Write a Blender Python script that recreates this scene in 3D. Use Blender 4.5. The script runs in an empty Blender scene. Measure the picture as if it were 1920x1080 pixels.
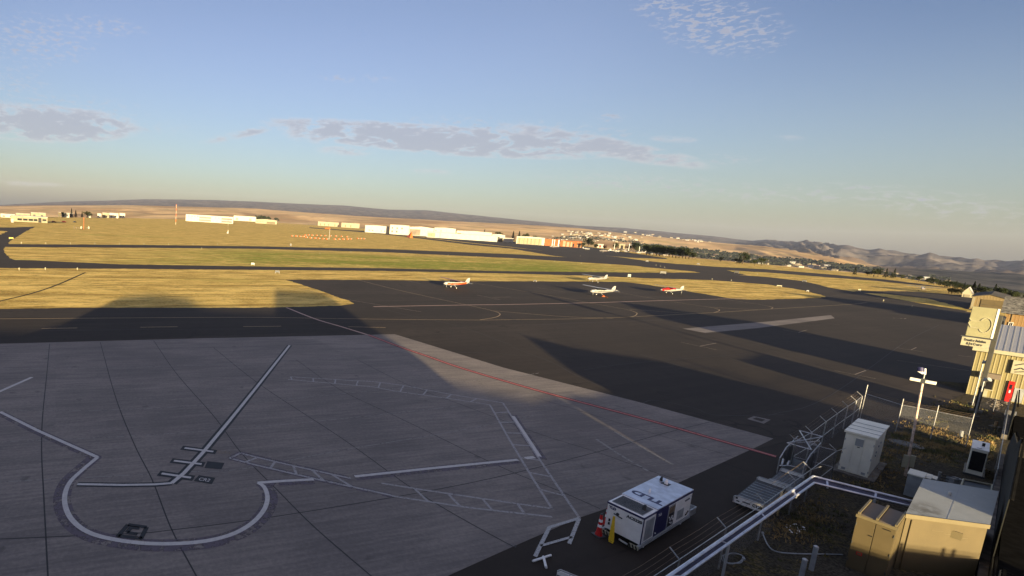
import bpy, math, random
import numpy as np
from math import sin, cos, tan, atan2, radians, degrees, pi, hypot
from mathutils import Vector, Matrix, noise
S = bpy.context.scene
COL = S.collection
random.seed(7)
# ------------------------------------------------------------------ camera
F, PX, PY, H = 940.0, 510.0, 540.0, 15.0        # focal length and optical centre for a 1920 wide frame, height in m
ROLL = math.atan(120/1920)
d1 = (PX*-sin(ROLL) + (PY-380)*cos(ROLL))
PITCH = math.atan(d1/F)
_f = Vector((0, cos(PITCH), -sin(PITCH))); _d0 = Vector((0, -sin(PITCH), -cos(PITCH))); _r0 = Vector((1, 0, 0))
_r = cos(ROLL)*_r0 - sin(ROLL)*_d0
_d = sin(ROLL)*_r0 + cos(ROLL)*_d0
cam = bpy.data.cameras.new('camera'); camo = bpy.data.objects.new('camera', cam); COL.objects.link(camo)
cam.sensor_width = 36; cam.lens = F/1920*36; cam.shift_x = (960-PX)/1920; cam.clip_start = .1; cam.clip_end = 90000
M = Matrix.Identity(4)
for i in range(3):
    M[i][0] = _r[i]; M[i][1] = -_d[i]; M[i][2] = -_f[i]
M[2][3] = H
camo.matrix_world = M
S.camera = camo
# ------------------------------------------------------------------ light
SUN_EL = radians(7.0); SAZ = Vector((-.03, 1, 0)).normalized()       # the way the shadows point
sun = bpy.data.lights.new('sun', 'SUN'); sun.energy = 4.0; sun.angle = radians(.8); sun.color = (1, .78, .43)
suno = bpy.data.objects.new('sun', sun); COL.objects.link(suno)
suno.rotation_euler = (SAZ*cos(SUN_EL) - Vector((0, 0, sin(SUN_EL)))).to_track_quat('-Z', 'Y').to_euler()
S.view_settings.view_transform = 'Standard'; S.view_settings.look = 'None'; S.view_settings.gamma = 1
S.view_settings.exposure = 2.1
SKY = 0.058
S.cycles.max_bounces = 5; S.cycles.diffuse_bounces = 3; S.cycles.transparent_max_bounces = 24; S.cycles.volume_bounces = 0
S.cycles.use_denoising = True

def ray(x, y): return _f + ((float(x)-PX)/F)*_r + ((float(y)-PY)/F)*_d
def G(x, y, z=0.0):
    v = ray(x, y); t = (z-H)/v.z
    return Vector((v.x*t, v.y*t, z))
def azel(x, y):
    v = ray(x, y); return math.atan2(v.x, v.y), v.z/hypot(v.x, v.y)
def proj(p):
    q = Vector(p) - Vector((0, 0, H)); z = q.dot(_f)
    return PX+F*q.dot(_r)/z, PY+F*q.dot(_d)/z
def zat(x, y, py):                                   # height over (x, y) that is seen at image row py
    lo, hi = -50., 200.
    for _ in range(40):
        m = (lo+hi)/2
        if proj((x, y, m))[1] > py: lo = m
        else: hi = m
    return (lo+hi)/2

# ------------------------------------------------------------------ node helpers
def newmat(name):
    m = bpy.data.materials.new(name); m.use_nodes = True
    nt = m.node_tree; b = nt.nodes['Principled BSDF']; return m, nt, b
def N(nt, t, **kw):
    n = nt.nodes.new(t)
    for k, v in kw.items(): setattr(n, k, v)
    return n
def mth(nt, op, a, b=None, c=None, clamp=False):
    n = nt.nodes.new('ShaderNodeMath'); n.operation = op; n.use_clamp = clamp
    for i, v in enumerate((a, b, c)):
        if v is None: continue
        if isinstance(v, (int, float)): n.inputs[i].default_value = v
        else: nt.links.new(v, n.inputs[i])
    return n.outputs[0]
def mixc(nt, fac, a, b, bt='MIX'):
    n = nt.nodes.new('ShaderNodeMix'); n.data_type = 'RGBA'; n.blend_type = bt
    for i, v in ((0, fac), (6, a), (7, b)):
        if isinstance(v, (int, float)): n.inputs[i].default_value = v
        elif isinstance(v, tuple): n.inputs[i].default_value = (*v[:3], 1)
        else: nt.links.new(v, n.inputs[i])
    return n.outputs[2]
def ramp(nt, fac, lo, hi, smooth=True):
    n = nt.nodes.new('ShaderNodeMapRange'); n.interpolation_type = 'SMOOTHSTEP' if smooth else 'LINEAR'
    nt.links.new(fac, n.inputs[0]); n.inputs[1].default_value = lo; n.inputs[2].default_value = hi
    return n.outputs[0]
def noisetex(nt, vec, scale, detail=4, rough=.55, sc3=None, rot=0, dist=0):
    if sc3 or rot:
        mp = N(nt, 'ShaderNodeMapping'); nt.links.new(vec, mp.inputs[0])
        if rot:
            m0 = N(nt, 'ShaderNodeMapping'); nt.links.new(vec, m0.inputs[0]); m0.inputs['Rotation'].default_value = (0, 0, rot)
            nt.links.new(m0.outputs[0], mp.inputs[0])
        if sc3: mp.inputs['Scale'].default_value = sc3
        vec = mp.outputs[0]
    n = N(nt, 'ShaderNodeTexNoise'); n.inputs['Scale'].default_value = scale; n.inputs['Detail'].default_value = detail
    n.inputs['Roughness'].default_value = rough; n.inputs['Distortion'].default_value = dist
    nt.links.new(vec, n.inputs['Vector']); return n.outputs[0]
def wpos(nt): return N(nt, 'ShaderNodeNewGeometry').outputs['Position']
def opos(nt): return N(nt, 'ShaderNodeTexCoord').outputs['Object']
def bump(nt, b, h, strength, dist):
    n = N(nt, 'ShaderNodeBump'); n.inputs['Strength'].default_value = strength; n.inputs['Distance'].default_value = dist
    nt.links.new(h, n.inputs['Height']); nt.links.new(n.outputs[0], b.inputs['Normal'])

# ------------------------------------------------------------------ world: physical sky with a few clouds
W = bpy.data.worlds.new('World'); S.world = W; W.use_nodes = True
nt = W.node_tree; bg = nt.nodes['Background']
sky = N(nt, 'ShaderNodeTexSky'); sky.sky_type = 'NISHITA'; sky.sun_disc = False
sky.sun_elevation = SUN_EL; sky.sun_rotation = atan2(-SAZ.x, -SAZ.y); sky.altitude = 400; sky.air_density = 1.0; sky.dust_density = 2.2; sky.ozone_density = 2.5
tc = N(nt, 'ShaderNodeTexCoord'); sep = N(nt, 'ShaderNodeSeparateXYZ'); nt.links.new(tc.outputs['Generated'], sep.inputs[0])
az = mth(nt, 'ARCTAN2', sep.outputs[0], sep.outputs[1]); el = mth(nt, 'ARCSINE', sep.outputs[2])
cv = N(nt, 'ShaderNodeCombineXYZ'); nt.links.new(az, cv.inputs[0]); nt.links.new(el, cv.inputs[1])
P2 = cv.outputs[0]
fine = noisetex(nt, P2, 26, 6, .62, (1, 3.2, 1), dist=.4)
mott = noisetex(nt, P2, 75, 3, .6, (1, 2.8, 1), dist=.3)
CL = [  # px centre, half sizes, weight, mottled(0..1)
 (85, 232, 190, 38, 1.8, 0), (95, 205, 230, 42, .62, 1), (70, 75, 130, 62, .80, 1), (185, 50, 110, 26, .72, 1), (30, 160, 90, 60, .55, 1),
 (270, 240, 160, 26, .45, 1),
 (820, 262, 430, 30, 1.8, 0), (1120, 272, 250, 20, 1.3, 0), (960, 242, 330, 24, .75, 1), (650, 283, 70, 10, .75, 0), (590, 250, 70, 22, .9, 0),
 (1340, 48, 175, 60, 1.08, 1), (1250, 12, 90, 30, .9, 1), (1142, 219, 44, 12, .9, 1), (450, 252, 85, 9, .95, 0), (640, 148, 60, 9, .7, 1), (705, 147, 50, 9, .6, 1),
 (1180, 345, 330, 22, .72, 1), (1450, 365, 330, 24, .66, 1), (1740, 380, 300, 34, .72, 1), (1262, 261, 52, 8, .8, 0), (1370, 298, 80, 14, .72, 1), (810, 322, 50, 6, .7, 0),
 (1475, 258, 40, 7, .5, 0), (60, 345, 70, 6, .55, 0), (1620, 352, 160, 14, .6, 1)]
cover = None
for (x, y, hw, hh, w, mo) in CL:
    a0, e0 = azel(x, y); a1, e1 = azel(x+hw, y); e0a, e1a = math.atan(e0), math.atan(e1)
    ang = math.atan2(e1a-e0a, a1-a0) + (math.radians(14) if (x, y) == (450, 252) else 0) - (math.radians(9) if (x, y) in ((1340, 48), (1740, 380), (1120, 272)) else 0) - math.radians(2.5)
    a2, e2 = azel(x, y-hh); mp = N(nt, 'ShaderNodeMapping'); mp.vector_type = 'TEXTURE'
    mp.inputs[1].default_value = (a0, e0a, 0); mp.inputs[2].default_value = (0, 0, ang); mp.inputs[3].default_value = (hypot(a1-a0, e1a-e0a), abs(math.atan(e2)-e0a), 1)
    nt.links.new(P2, mp.inputs[0]); g = N(nt, 'ShaderNodeTexGradient'); g.gradient_type = 'SPHERICAL'; nt.links.new(mp.outputs[0], g.inputs[0])
    s = mth(nt, 'MULTIPLY', mth(nt, 'POWER', g.outputs['Fac'], .6), w)
    nz = mott if mo else fine
    t = mth(nt, 'MULTIPLY', s, mth(nt, 'MULTIPLY', ramp(nt, nz, .42 if mo else .28, .72 if mo else .62), 1.0))
    cover = t if cover is None else mth(nt, 'MAXIMUM', cover, t)
alpha = ramp(nt, cover, .05, .66)
shade = ramp(nt, mth(nt, 'ADD', mth(nt, 'MULTIPLY', cover, .8), mth(nt, 'MULTIPLY', mott, .7)), .40, 1.0)
ccol = mixc(nt, shade, (3.05, 2.9, 2.95), (1.75, 1.78, 2.1))
# colour balance of the webcam's sky: warmer tint low down
low = ramp(nt, el, .34, -.02)
bal = mixc(nt, low, (1.20, .87, .87), (.86, .76, .70))
side_ = mth(nt, 'MULTIPLY', mth(nt, 'ADD', ramp(nt, az, .45, 1.0), mth(nt, 'MULTIPLY', ramp(nt, az, -.35, -.75), .5)), ramp(nt, el, .10, .38))
bal = mixc(nt, mth(nt, 'MULTIPLY', side_, .75), bal, (.42, .46, .60))
skyc = mixc(nt, 1.0, sky.outputs[0], bal, 'MULTIPLY')
out = mixc(nt, mth(nt, 'MULTIPLY', alpha, .72), skyc, ccol)
fill_veil = mth(nt, 'MULTIPLY', ramp(nt, mth(nt, 'ADD', el, mth(nt, 'MULTIPLY', fine, .2)), .68, .95), .15)        # unseen bright cloud added overhead as fill light for the shade
out = mixc(nt, fill_veil, out, (5.6, 5.0, 5.2))
nt.links.new(out, bg.inputs[0]); bg.inputs[1].default_value = SKY

# ------------------------------------------------------------------ materials
def flat(name, c, rough=.6, var=.12, scale=3.0, metal=0, bmp=0, spec=.4, stains=0):
    m, nt, b = newmat(name)
    p = opos(nt); n1 = noisetex(nt, p, scale, 5)
    dk = tuple(x*(1-var*1.6) for x in c); lt = tuple(min(1, x*(1+var)) for x in c)
    col = mixc(nt, ramp(nt, n1, .3, .7), dk, lt)
    if stains:
        n2 = noisetex(nt, p, scale*.6, 6, .7, (1, 1, .25))
        col = mixc(nt, mth(nt, 'MULTIPLY', ramp(nt, n2, .52, .75), stains), col, tuple(x*.35 for x in c))
    nt.links.new(col, b.inputs['Base Color']); b.inputs['Roughness'].default_value = rough; b.inputs['Metallic'].default_value = metal
    b.inputs['Specular IOR Level'].default_value = spec
    if bmp: bump(nt, b, noisetex(nt, p, scale*8, 3), bmp, .01)
    return m
MT = {}
def mk(k, *a, **kw): MT[k] = flat(k, *a, **kw); return MT[k]
mk('white_paint', (.84, .84, .82), .35, .05, 2); mk('white_wall', (.40, .395, .35), .6, .06, .2, stains=.15); mk('cream_wall', (.26, .235, .16), .6, .08, .3, stains=.2)
mk('tan_wall', (.098, .076, .037), .6, .05, 1.2, stains=.12); mk('tan_trim', (.15, .125, .07), .5, .05, 1); mk('cabinet_paint', (.86, .83, .70), .45, .06, .8, stains=.15)
mk('grey_paint', (.32, .34, .35), .5, .12, 2, stains=.3); mk('dark_grey', (.055, .06, .065), .5, .15, 2); mk('black', (.012, .012, .014), .4, .2, 3)
mk('galvanised', (.50, .51, .52), .35, .18, 6, metal=.6); mk('pipe_metal', (.66, .68, .74), .28, .12, 2, metal=.55); mk('tray_dark', (.05, .045, .08), .5, .2, 2)
mk('matt_black', (.012, .012, .012), 1, .2, 3, spec=0); mk('navy', (.03, .03, .10), .4, .1, 4); mk('orange', (.55, .11, .02), .5, .1, 4); mk('red', (.55, .02, .02), .4, .1, 4); mk('yellow', (.80, .52, .03), .45, .1, 5)
mk('mast_grey', (.05, .05, .045), .6, .1, 1); mk('reflective', (.85, .85, .85), .3, .03, 4); mk('tyre', (.02, .02, .02), .8, .2, 6); mk('rust', (.60, .47, .38), .8, .25, 5, stains=.75)
mk('plane_white', (.34, .34, .34), .25, .04, 1); mk('plane_red', (.30, .012, .012), .3, .08, 1); mk('plane_stripe', (.22, .05, .025), .3, .08, 1); mk('plane_orange', (.62, .075, .012), .3, .2, 1.5); mk('plane_green', (.10, .12, .10), .3, .08, 1)
mk('tarp_brown', (.20, .15, .10), .8, .2, 2); mk('brick_orange', (.32, .09, .025), .7, .15, .6); mk('roof_dark', (.05, .045, .04), .8, .2, .3); mk('roof_white', (.40, .40, .40), .5, .1, .3)
mk('shingle', (.20, .19, .16), .9, .55, 1.6); mk('concrete_pad', (.16, .145, .125), .9, .3, 1.5, stains=.3); mk('sign_face', (.30, .29, .17), .5, .06, 1); mk('sign_white', (.40, .38, .27), .5, .05, 2)
mk('trunk', (.09, .065, .045), .9, .3, 4); mk('wood', (.34, .22, .11), .7, .2, 3); mk('stone', (.22, .19, .15), .9, .5, 6)
mk('housewall', (.20, .165, .13), .8, .25, .05); mk('houseroof', (.16, .11, .09), .8, .3, .05); mk('barrel_white', (.32, .31, .29), .5, .1, 2)
def glass_mat():
    m, nt, b = newmat('dark_glass'); b.inputs['Base Color'].default_value = (.02, .025, .03, 1); b.inputs['Roughness'].default_value = .08; return m
MT['glass'] = glass_mat()
def foliage(name, c1, c2):
    m, nt, b = newmat(name); r = N(nt, 'ShaderNodeObjectInfo').outputs['Random']; n1 = noisetex(nt, opos(nt), 1.3, 3)
    f = mth(nt, 'ADD', mth(nt, 'MULTIPLY', n1, .9), mth(nt, 'MULTIPLY', r, .35))
    nt.links.new(mixc(nt, ramp(nt, f, .35, .95), c1, c2), b.inputs['Base Color']); b.inputs['Roughness'].default_value = .8; b.inputs['Specular IOR Level'].default_value = .15
    return m
MT['leaf'] = foliage('leaf', (.010, .017, .008), (.036, .045, .016)); MT['needle'] = foliage('needle', (.006, .011, .007), (.020, .027, .014)); MT['sage'] = foliage('sage_leaf', (.03, .035, .018), (.08, .085, .045))
MT['redleaf'] = foliage('red_leaf', (.03, .008, .012), (.08, .02, .025)); MT['valley'] = foliage('valley_leaf', (.012, .017, .014), (.030, .036, .026))
def corr(name, c, pitch, roofaxis=False, rough=.4, metal=.3, amt=.5):      # corrugated sheet: ribs along local x
    m, nt, b = newmat(name); s = N(nt, 'ShaderNodeSeparateXYZ'); nt.links.new(opos(nt), s.inputs[0])
    fr = mth(nt, 'FRACT', mth(nt, 'DIVIDE', s.outputs[0], pitch)); tri = mth(nt, 'ABSOLUTE', mth(nt, 'SUBTRACT', fr, .5))
    rib = ramp(nt, tri, .30, .42)
    n1 = noisetex(nt, opos(nt), .8, 5)
    col = mixc(nt, mth(nt, 'MULTIPLY', rib, amt*.6), mixc(nt, n1, tuple(x*.85 for x in c), c), tuple(x*.45 for x in c))
    nt.links.new(col, b.inputs['Base Color']); b.inputs['Roughness'].default_value = rough; b.inputs['Metallic'].default_value = metal
    bump(nt, b, rib, amt, pitch*.2); return m
MT['corr_yellow'] = corr('corrugated_yellow', (.27, .235, .11), .33, amt=.6, metal=0, rough=.5); MT['corr_roof'] = corr('corrugated_roof', (.42, .43, .45), .42, amt=.9)
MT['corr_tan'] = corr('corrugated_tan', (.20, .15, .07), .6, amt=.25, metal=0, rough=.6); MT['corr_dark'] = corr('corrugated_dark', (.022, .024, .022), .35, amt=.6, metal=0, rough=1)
MT['corr_orange'] = corr('corrugated_orange', (.25, .155, .06), .5, amt=.2, metal=0, rough=.6); MT['hangar_door'] = corr('hangar_door', (.30, .25, .15), 6.0, amt=.5, metal=0, rough=.6)
def chain():
    m, nt, b = newmat('chain_link'); uv = N(nt, 'ShaderNodeUVMap').outputs[0]; s = N(nt, 'ShaderNodeSeparateXYZ'); nt.links.new(uv, s.inputs[0])
    lines = None
    for sg in ('ADD', 'SUBTRACT'):
        fr = mth(nt, 'FRACT', mth(nt, 'DIVIDE', mth(nt, sg, s.outputs[0], s.outputs[1]), .10)); w = mth(nt, 'LESS_THAN', mth(nt, 'ABSOLUTE', mth(nt, 'SUBTRACT', fr, .5)), .055)
        lines = w if lines is None else mth(nt, 'MAXIMUM', lines, w)
    b.inputs['Base Color'].default_value = (.20, .21, .24, 1); b.inputs['Roughness'].default_value = .5; b.inputs['Metallic'].default_value = .3
    nt.links.new(lines, b.inputs['Alpha']); return m
MT['chain'] = chain()

def grass_mat():
    m, nt, b = newmat('dry_grass'); p = wpos(nt); s = N(nt, 'ShaderNodeSeparateXYZ'); nt.links.new(p, s.inputs[0])
    v = mth(nt, 'SUBTRACT', s.outputs[1], mth(nt, 'MULTIPLY', s.outputs[0], .45))
    big = noisetex(nt, p, .018, 5, .6, (.45, 1.4, 1), rot=-.42); mid = noisetex(nt, p, .16, 5, .65, (.5, 1.3, 1), rot=-.42); fin = noisetex(nt, p, 1.9, 4, .7); fin2 = noisetex(nt, p, .55, 5, .8, (.4, 1.6, 1), rot=-.42, dist=.5)
    gold = mixc(nt, ramp(nt, mid, .3, .7), (.36, .23, .05), (.90, .65, .20))
    gold = mixc(nt, mth(nt, 'MULTIPLY', ramp(nt, fin2, .50, .60), .65), gold, (.15, .10, .022)); gold = mixc(nt, ramp(nt, fin, .35, .7), gold, mixc(nt, .5, gold, (.86, .66, .25)))
    band = mth(nt, 'MULTIPLY', ramp(nt, v, 150, 172), ramp(nt, v, 262, 215))
    bx = mth(nt, 'MULTIPLY', ramp(nt, s.outputs[0], -70, 0), ramp(nt, s.outputs[0], 250, 120))
    gm = mth(nt, 'MULTIPLY', band, bx)
    gm = mth(nt, 'MULTIPLY', gm, ramp(nt, mth(nt, 'ADD', mth(nt, 'MULTIPLY', big, .7), mth(nt, 'MULTIPLY', fin2, .8)), .62, .80))
    gm2 = mth(nt, 'MULTIPLY', ramp(nt, mth(nt, 'ADD', big, mth(nt, 'MULTIPLY', mid, .35)), .72, .90), .45)
    col = mixc(nt, mth(nt, 'MAXIMUM', gm, gm2), gold, mixc(nt, mid, (.15, .19, .03), (.36, .38, .07)))
    # mowing strips
    st = mth(nt, 'FRACT', mth(nt, 'DIVIDE', mth(nt, 'ADD', v, mth(nt, 'MULTIPLY', mid, 6.0)), 13.0)); st = ramp(nt, mth(nt, 'ABSOLUTE', mth(nt, 'SUBTRACT', st, .5)), .38, .5)
    col = mixc(nt, mth(nt, 'MULTIPLY', st, .5), col, (.22, .14, .04))
    nt.links.new(col, b.inputs['Base Color']); b.inputs['Roughness'].default_value = 1; b.inputs['Specular IOR Level'].default_value = .05
    hgt = mth(nt, 'ADD', mth(nt, 'MULTIPLY', fin, .5), mid); bump(nt, b, hgt, .7, .5); return m
MT['grass'] = grass_mat()
def asphalt_mat(name, c, patch=.25):
    m, nt, b = newmat(name); p = wpos(nt)
    a = noisetex(nt, p, .05, 5, .6, (1, .35, 1), rot=.45); f2 = noisetex(nt, p, .8, 5, .7); g3 = noisetex(nt, p, 14, 2); l = noisetex(nt, p, .9, 3, .6, (.04, 1, 1), rot=-.42)
    t = mth(nt, 'ADD', mth(nt, 'ADD', mth(nt, 'MULTIPLY', a, .5), mth(nt, 'MULTIPLY', f2, .25)), mth(nt, 'ADD', mth(nt, 'MULTIPLY', l, .25), mth(nt, 'MULTIPLY', g3, .12)))
    col = mixc(nt, ramp(nt, t, .38, .72), tuple(x*(1-patch) for x in c), tuple(x*(1+patch) for x in c))
    mq = N(nt, 'ShaderNodeMapping'); nt.links.new(p, mq.inputs[0]); mq.inputs['Rotation'].default_value = (0, 0, -.42); sq = N(nt, 'ShaderNodeSeparateXYZ'); nt.links.new(mq.outputs[0], sq.inputs[0])
    fy = mth(nt, 'DIVIDE', mth(nt, 'ADD', sq.outputs[1], mth(nt, 'MULTIPLY', a, .8)), 4.6); wl = N(nt, 'ShaderNodeTexWhiteNoise'); wl.noise_dimensions = '1D'; nt.links.new(mth(nt, 'FLOOR', fy), wl.inputs['W'])
    col = mixc(nt, mth(nt, 'MULTIPLY', wl.outputs['Value'], .55), col, tuple(x*.62 for x in c)); sm = mth(nt, 'GREATER_THAN', mth(nt, 'ABSOLUTE', mth(nt, 'SUBTRACT', mth(nt, 'FRACT', fy), .5)), .485)
    col = mixc(nt, mth(nt, 'MULTIPLY', mth(nt, 'MULTIPLY', sm, ramp(nt, f2, .42, .6)), .6), col, tuple(x*.45 for x in c))
    vo = N(nt, 'ShaderNodeTexVoronoi'); vo.feature = 'DISTANCE_TO_EDGE'; vo.inputs['Scale'].default_value = .075
    mp = N(nt, 'ShaderNodeMapping'); mp.inputs['Scale'].default_value = (.35, 1.2, 1); mp.inputs['Rotation'].default_value = (0, 0, -.42)
    dp = N(nt, 'ShaderNodeVectorMath'); nt.links.new(p, dp.inputs[0]); dn = N(nt, 'ShaderNodeTexNoise'); dn.inputs['Scale'].default_value = .25; nt.links.new(p, dn.inputs[0])
    sc = N(nt, 'ShaderNodeVectorMath'); sc.operation = 'SCALE'; sc.inputs[3].default_value = 5; nt.links.new(dn.outputs['Color'], sc.inputs[0]); nt.links.new(sc.outputs[0], dp.inputs[1])
    nt.links.new(dp.outputs[0], mp.inputs[0]); nt.links.new(mp.outputs[0], vo.inputs['Vector'])
    cr = mth(nt, 'MULTIPLY', mth(nt, 'LESS_THAN', vo.outputs[0], .004), mth(nt, 'GREATER_THAN', a, .48))
    col = mixc(nt, mth(nt, 'MULTIPLY', cr, .6), col, tuple(x*.35 for x in c))
    nt.links.new(col, b.inputs['Base Color']); b.inputs['Roughness'].default_value = .85; b.inputs['Specular IOR Level'].default_value = .25
    bump(nt, b, g3, .25, .01); return m
MT['asphalt'] = asphalt_mat('asphalt', (.041, .032, .025), .42); MT['taxi'] = asphalt_mat('taxiway_asphalt', (.042, .032, .024), .2)
def concrete_mat():
    m, nt, b = newmat('apron_concrete'); p = wpos(nt)
    a = noisetex(nt, p, .09, 5, .6); s2 = noisetex(nt, p, .55, 5, .7, (.25, 1.4, 1), rot=-.35); f2 = noisetex(nt, p, 5, 4, .7); br = noisetex(nt, p, 2.2, 3, .6, (.10, 2.2, 1), rot=-.33)
    t = mth(nt, 'ADD', mth(nt, 'ADD', mth(nt, 'MULTIPLY', a, .26), mth(nt, 'MULTIPLY', s2, .26)), mth(nt, 'ADD', mth(nt, 'MULTIPLY', f2, .24), mth(nt, 'MULTIPLY', br, .24)))
    col = mixc(nt, ramp(nt, t, .40, .64), (.160, .141, .130), (.300, .260, .228))
    sp = mth(nt, 'MULTIPLY', ramp(nt, noisetex(nt, p, .35, 4, .7), .64, .74), .35)
    col = mixc(nt, sp, col, (.10, .09, .085))
    vo = N(nt, 'ShaderNodeTexVoronoi'); vo.inputs['Scale'].default_value = .55; nt.links.new(p, vo.inputs['Vector']); sc_ = N(nt, 'ShaderNodeSeparateColor'); nt.links.new(vo.outputs['Color'], sc_.inputs[0])
    dr = mth(nt, 'MULTIPLY', mth(nt, 'GREATER_THAN', sc_.outputs[0], .78), ramp(nt, mth(nt, 'ADD', vo.outputs['Distance'], mth(nt, 'MULTIPLY', f2, .15)), .26, .14))
    col = mixc(nt, mth(nt, 'MULTIPLY', dr, .42), col, (.06, .055, .052))
    mp = N(nt, 'ShaderNodeMapping'); nt.links.new(p, mp.inputs[0]); mp.inputs['Rotation'].default_value = (0, 0, 1.16); s4 = N(nt, 'ShaderNodeSeparateXYZ'); nt.links.new(mp.outputs[0], s4.inputs[0])
    cmb = N(nt, 'ShaderNodeCombineXYZ')
    for i_ in (0, 1): nt.links.new(mth(nt, 'FLOOR', mth(nt, 'DIVIDE', s4.outputs[i_], 6.2)), cmb.inputs[i_])
    wn = N(nt, 'ShaderNodeTexWhiteNoise'); nt.links.new(cmb.outputs[0], wn.inputs['Vector']); col = mixc(nt, mth(nt, 'MULTIPLY', wn.outputs['Value'], .16), col, (.10, .092, .085))
    nt.links.new(col, b.inputs['Base Color']); b.inputs['Roughness'].default_value = .8; b.inputs['Specular IOR Level'].default_value = .3
    bump(nt, b, f2, .15, .01); return m
MT['concrete'] = concrete_mat()
def dirt_mat():
    m, nt, b = newmat('yard_ground'); p = wpos(nt); a = noisetex(nt, p, .30, 5, .65); f2 = noisetex(nt, p, 2.5, 5, .75, dist=.6); g = noisetex(nt, p, 9, 3, .7)
    col = mixc(nt, ramp(nt, g, .35, .65), (.035, .032, .025), (.10, .088, .066))
    gr = mth(nt, 'MULTIPLY', ramp(nt, a, .47, .62), ramp(nt, f2, .42, .62))
    col = mixc(nt, gr, col, mixc(nt, ramp(nt, g, .4, .62), (.055, .052, .02), (.20, .15, .065)))
    nt.links.new(col, b.inputs['Base Color']); b.inputs['Roughness'].default_value = 1; b.inputs['Specular IOR Level'].default_value = .05; bump(nt, b, mth(nt, 'ADD', f2, g), .9, .15); return m
MT['dirt'] = dirt_mat()
def worn(name, c, wear, sc=6.0, dark=(.045, .045, .05)):
    m, nt, b = newmat(name); p = wpos(nt); n1 = noisetex(nt, p, sc, 5, .75)
    nt.links.new(mixc(nt, ramp(nt, n1, .3, .7), tuple(x*.8 for x in c), c), b.inputs['Base Color']); b.inputs['Roughness'].default_value = .7
    if wear > 0: nt.links.new(ramp(nt, noisetex(nt, p, sc*.8, 5, .8), wear-.04, wear+.06), b.inputs['Alpha'])
    return m
MT['line_white'] = worn('line_white', (.60, .57, .54), .30); MT['line_black'] = worn('line_black', (.018, .02, .024), .36, 3); MT['line_faded'] = worn('line_faded', (.38, .36, .35), .40, 9)
MT['line_yellow'] = worn('line_yellow', (.46, .33, .17), .36, 3); MT['line_red'] = worn('line_red', (.42, .03, .035), .34, 3); MT['line_pink'] = worn('line_pink', (.50, .33, .26), .36, 3); MT['line_outline'] = worn('line_outline', (.125, .10, .12), .46, 2)  # last one: faded purplish dark outline of the painted lines
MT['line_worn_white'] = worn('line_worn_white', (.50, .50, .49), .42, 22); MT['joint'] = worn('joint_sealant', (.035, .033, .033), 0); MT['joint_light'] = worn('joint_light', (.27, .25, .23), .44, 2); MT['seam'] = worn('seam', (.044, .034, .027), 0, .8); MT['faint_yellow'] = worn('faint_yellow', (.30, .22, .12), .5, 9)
MT['line_dull'] = worn('line_dull', (.34, .27, .20), .36, 2)
def hills_mat():
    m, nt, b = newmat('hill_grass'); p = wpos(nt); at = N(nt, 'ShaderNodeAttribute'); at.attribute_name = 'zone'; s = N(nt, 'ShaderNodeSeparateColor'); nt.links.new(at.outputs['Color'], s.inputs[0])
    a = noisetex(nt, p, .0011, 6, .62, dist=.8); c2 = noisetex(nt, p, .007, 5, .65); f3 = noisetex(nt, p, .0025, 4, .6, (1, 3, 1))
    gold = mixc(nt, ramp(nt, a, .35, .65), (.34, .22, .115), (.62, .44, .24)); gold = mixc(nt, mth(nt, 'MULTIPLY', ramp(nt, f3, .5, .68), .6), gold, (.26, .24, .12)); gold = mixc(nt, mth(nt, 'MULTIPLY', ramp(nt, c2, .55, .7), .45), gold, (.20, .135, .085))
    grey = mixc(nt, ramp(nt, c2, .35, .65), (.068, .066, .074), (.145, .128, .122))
    dark = mixc(nt, ramp(nt, mth(nt, 'ADD', mth(nt, 'MULTIPLY', c2, .6), mth(nt, 'MULTIPLY', a, .4)), .42, .60), (.026, .030, .036), (.085, .080, .078))  # cloud shadow on the lower right slope, put into the colour
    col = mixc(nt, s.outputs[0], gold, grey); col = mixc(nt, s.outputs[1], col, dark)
    nt.links.new(col, b.inputs['Base Color']); b.inputs['Roughness'].default_value = 1; b.inputs['Specular IOR Level'].default_value = 0; return m
MT['hills'] = hills_mat()

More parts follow.
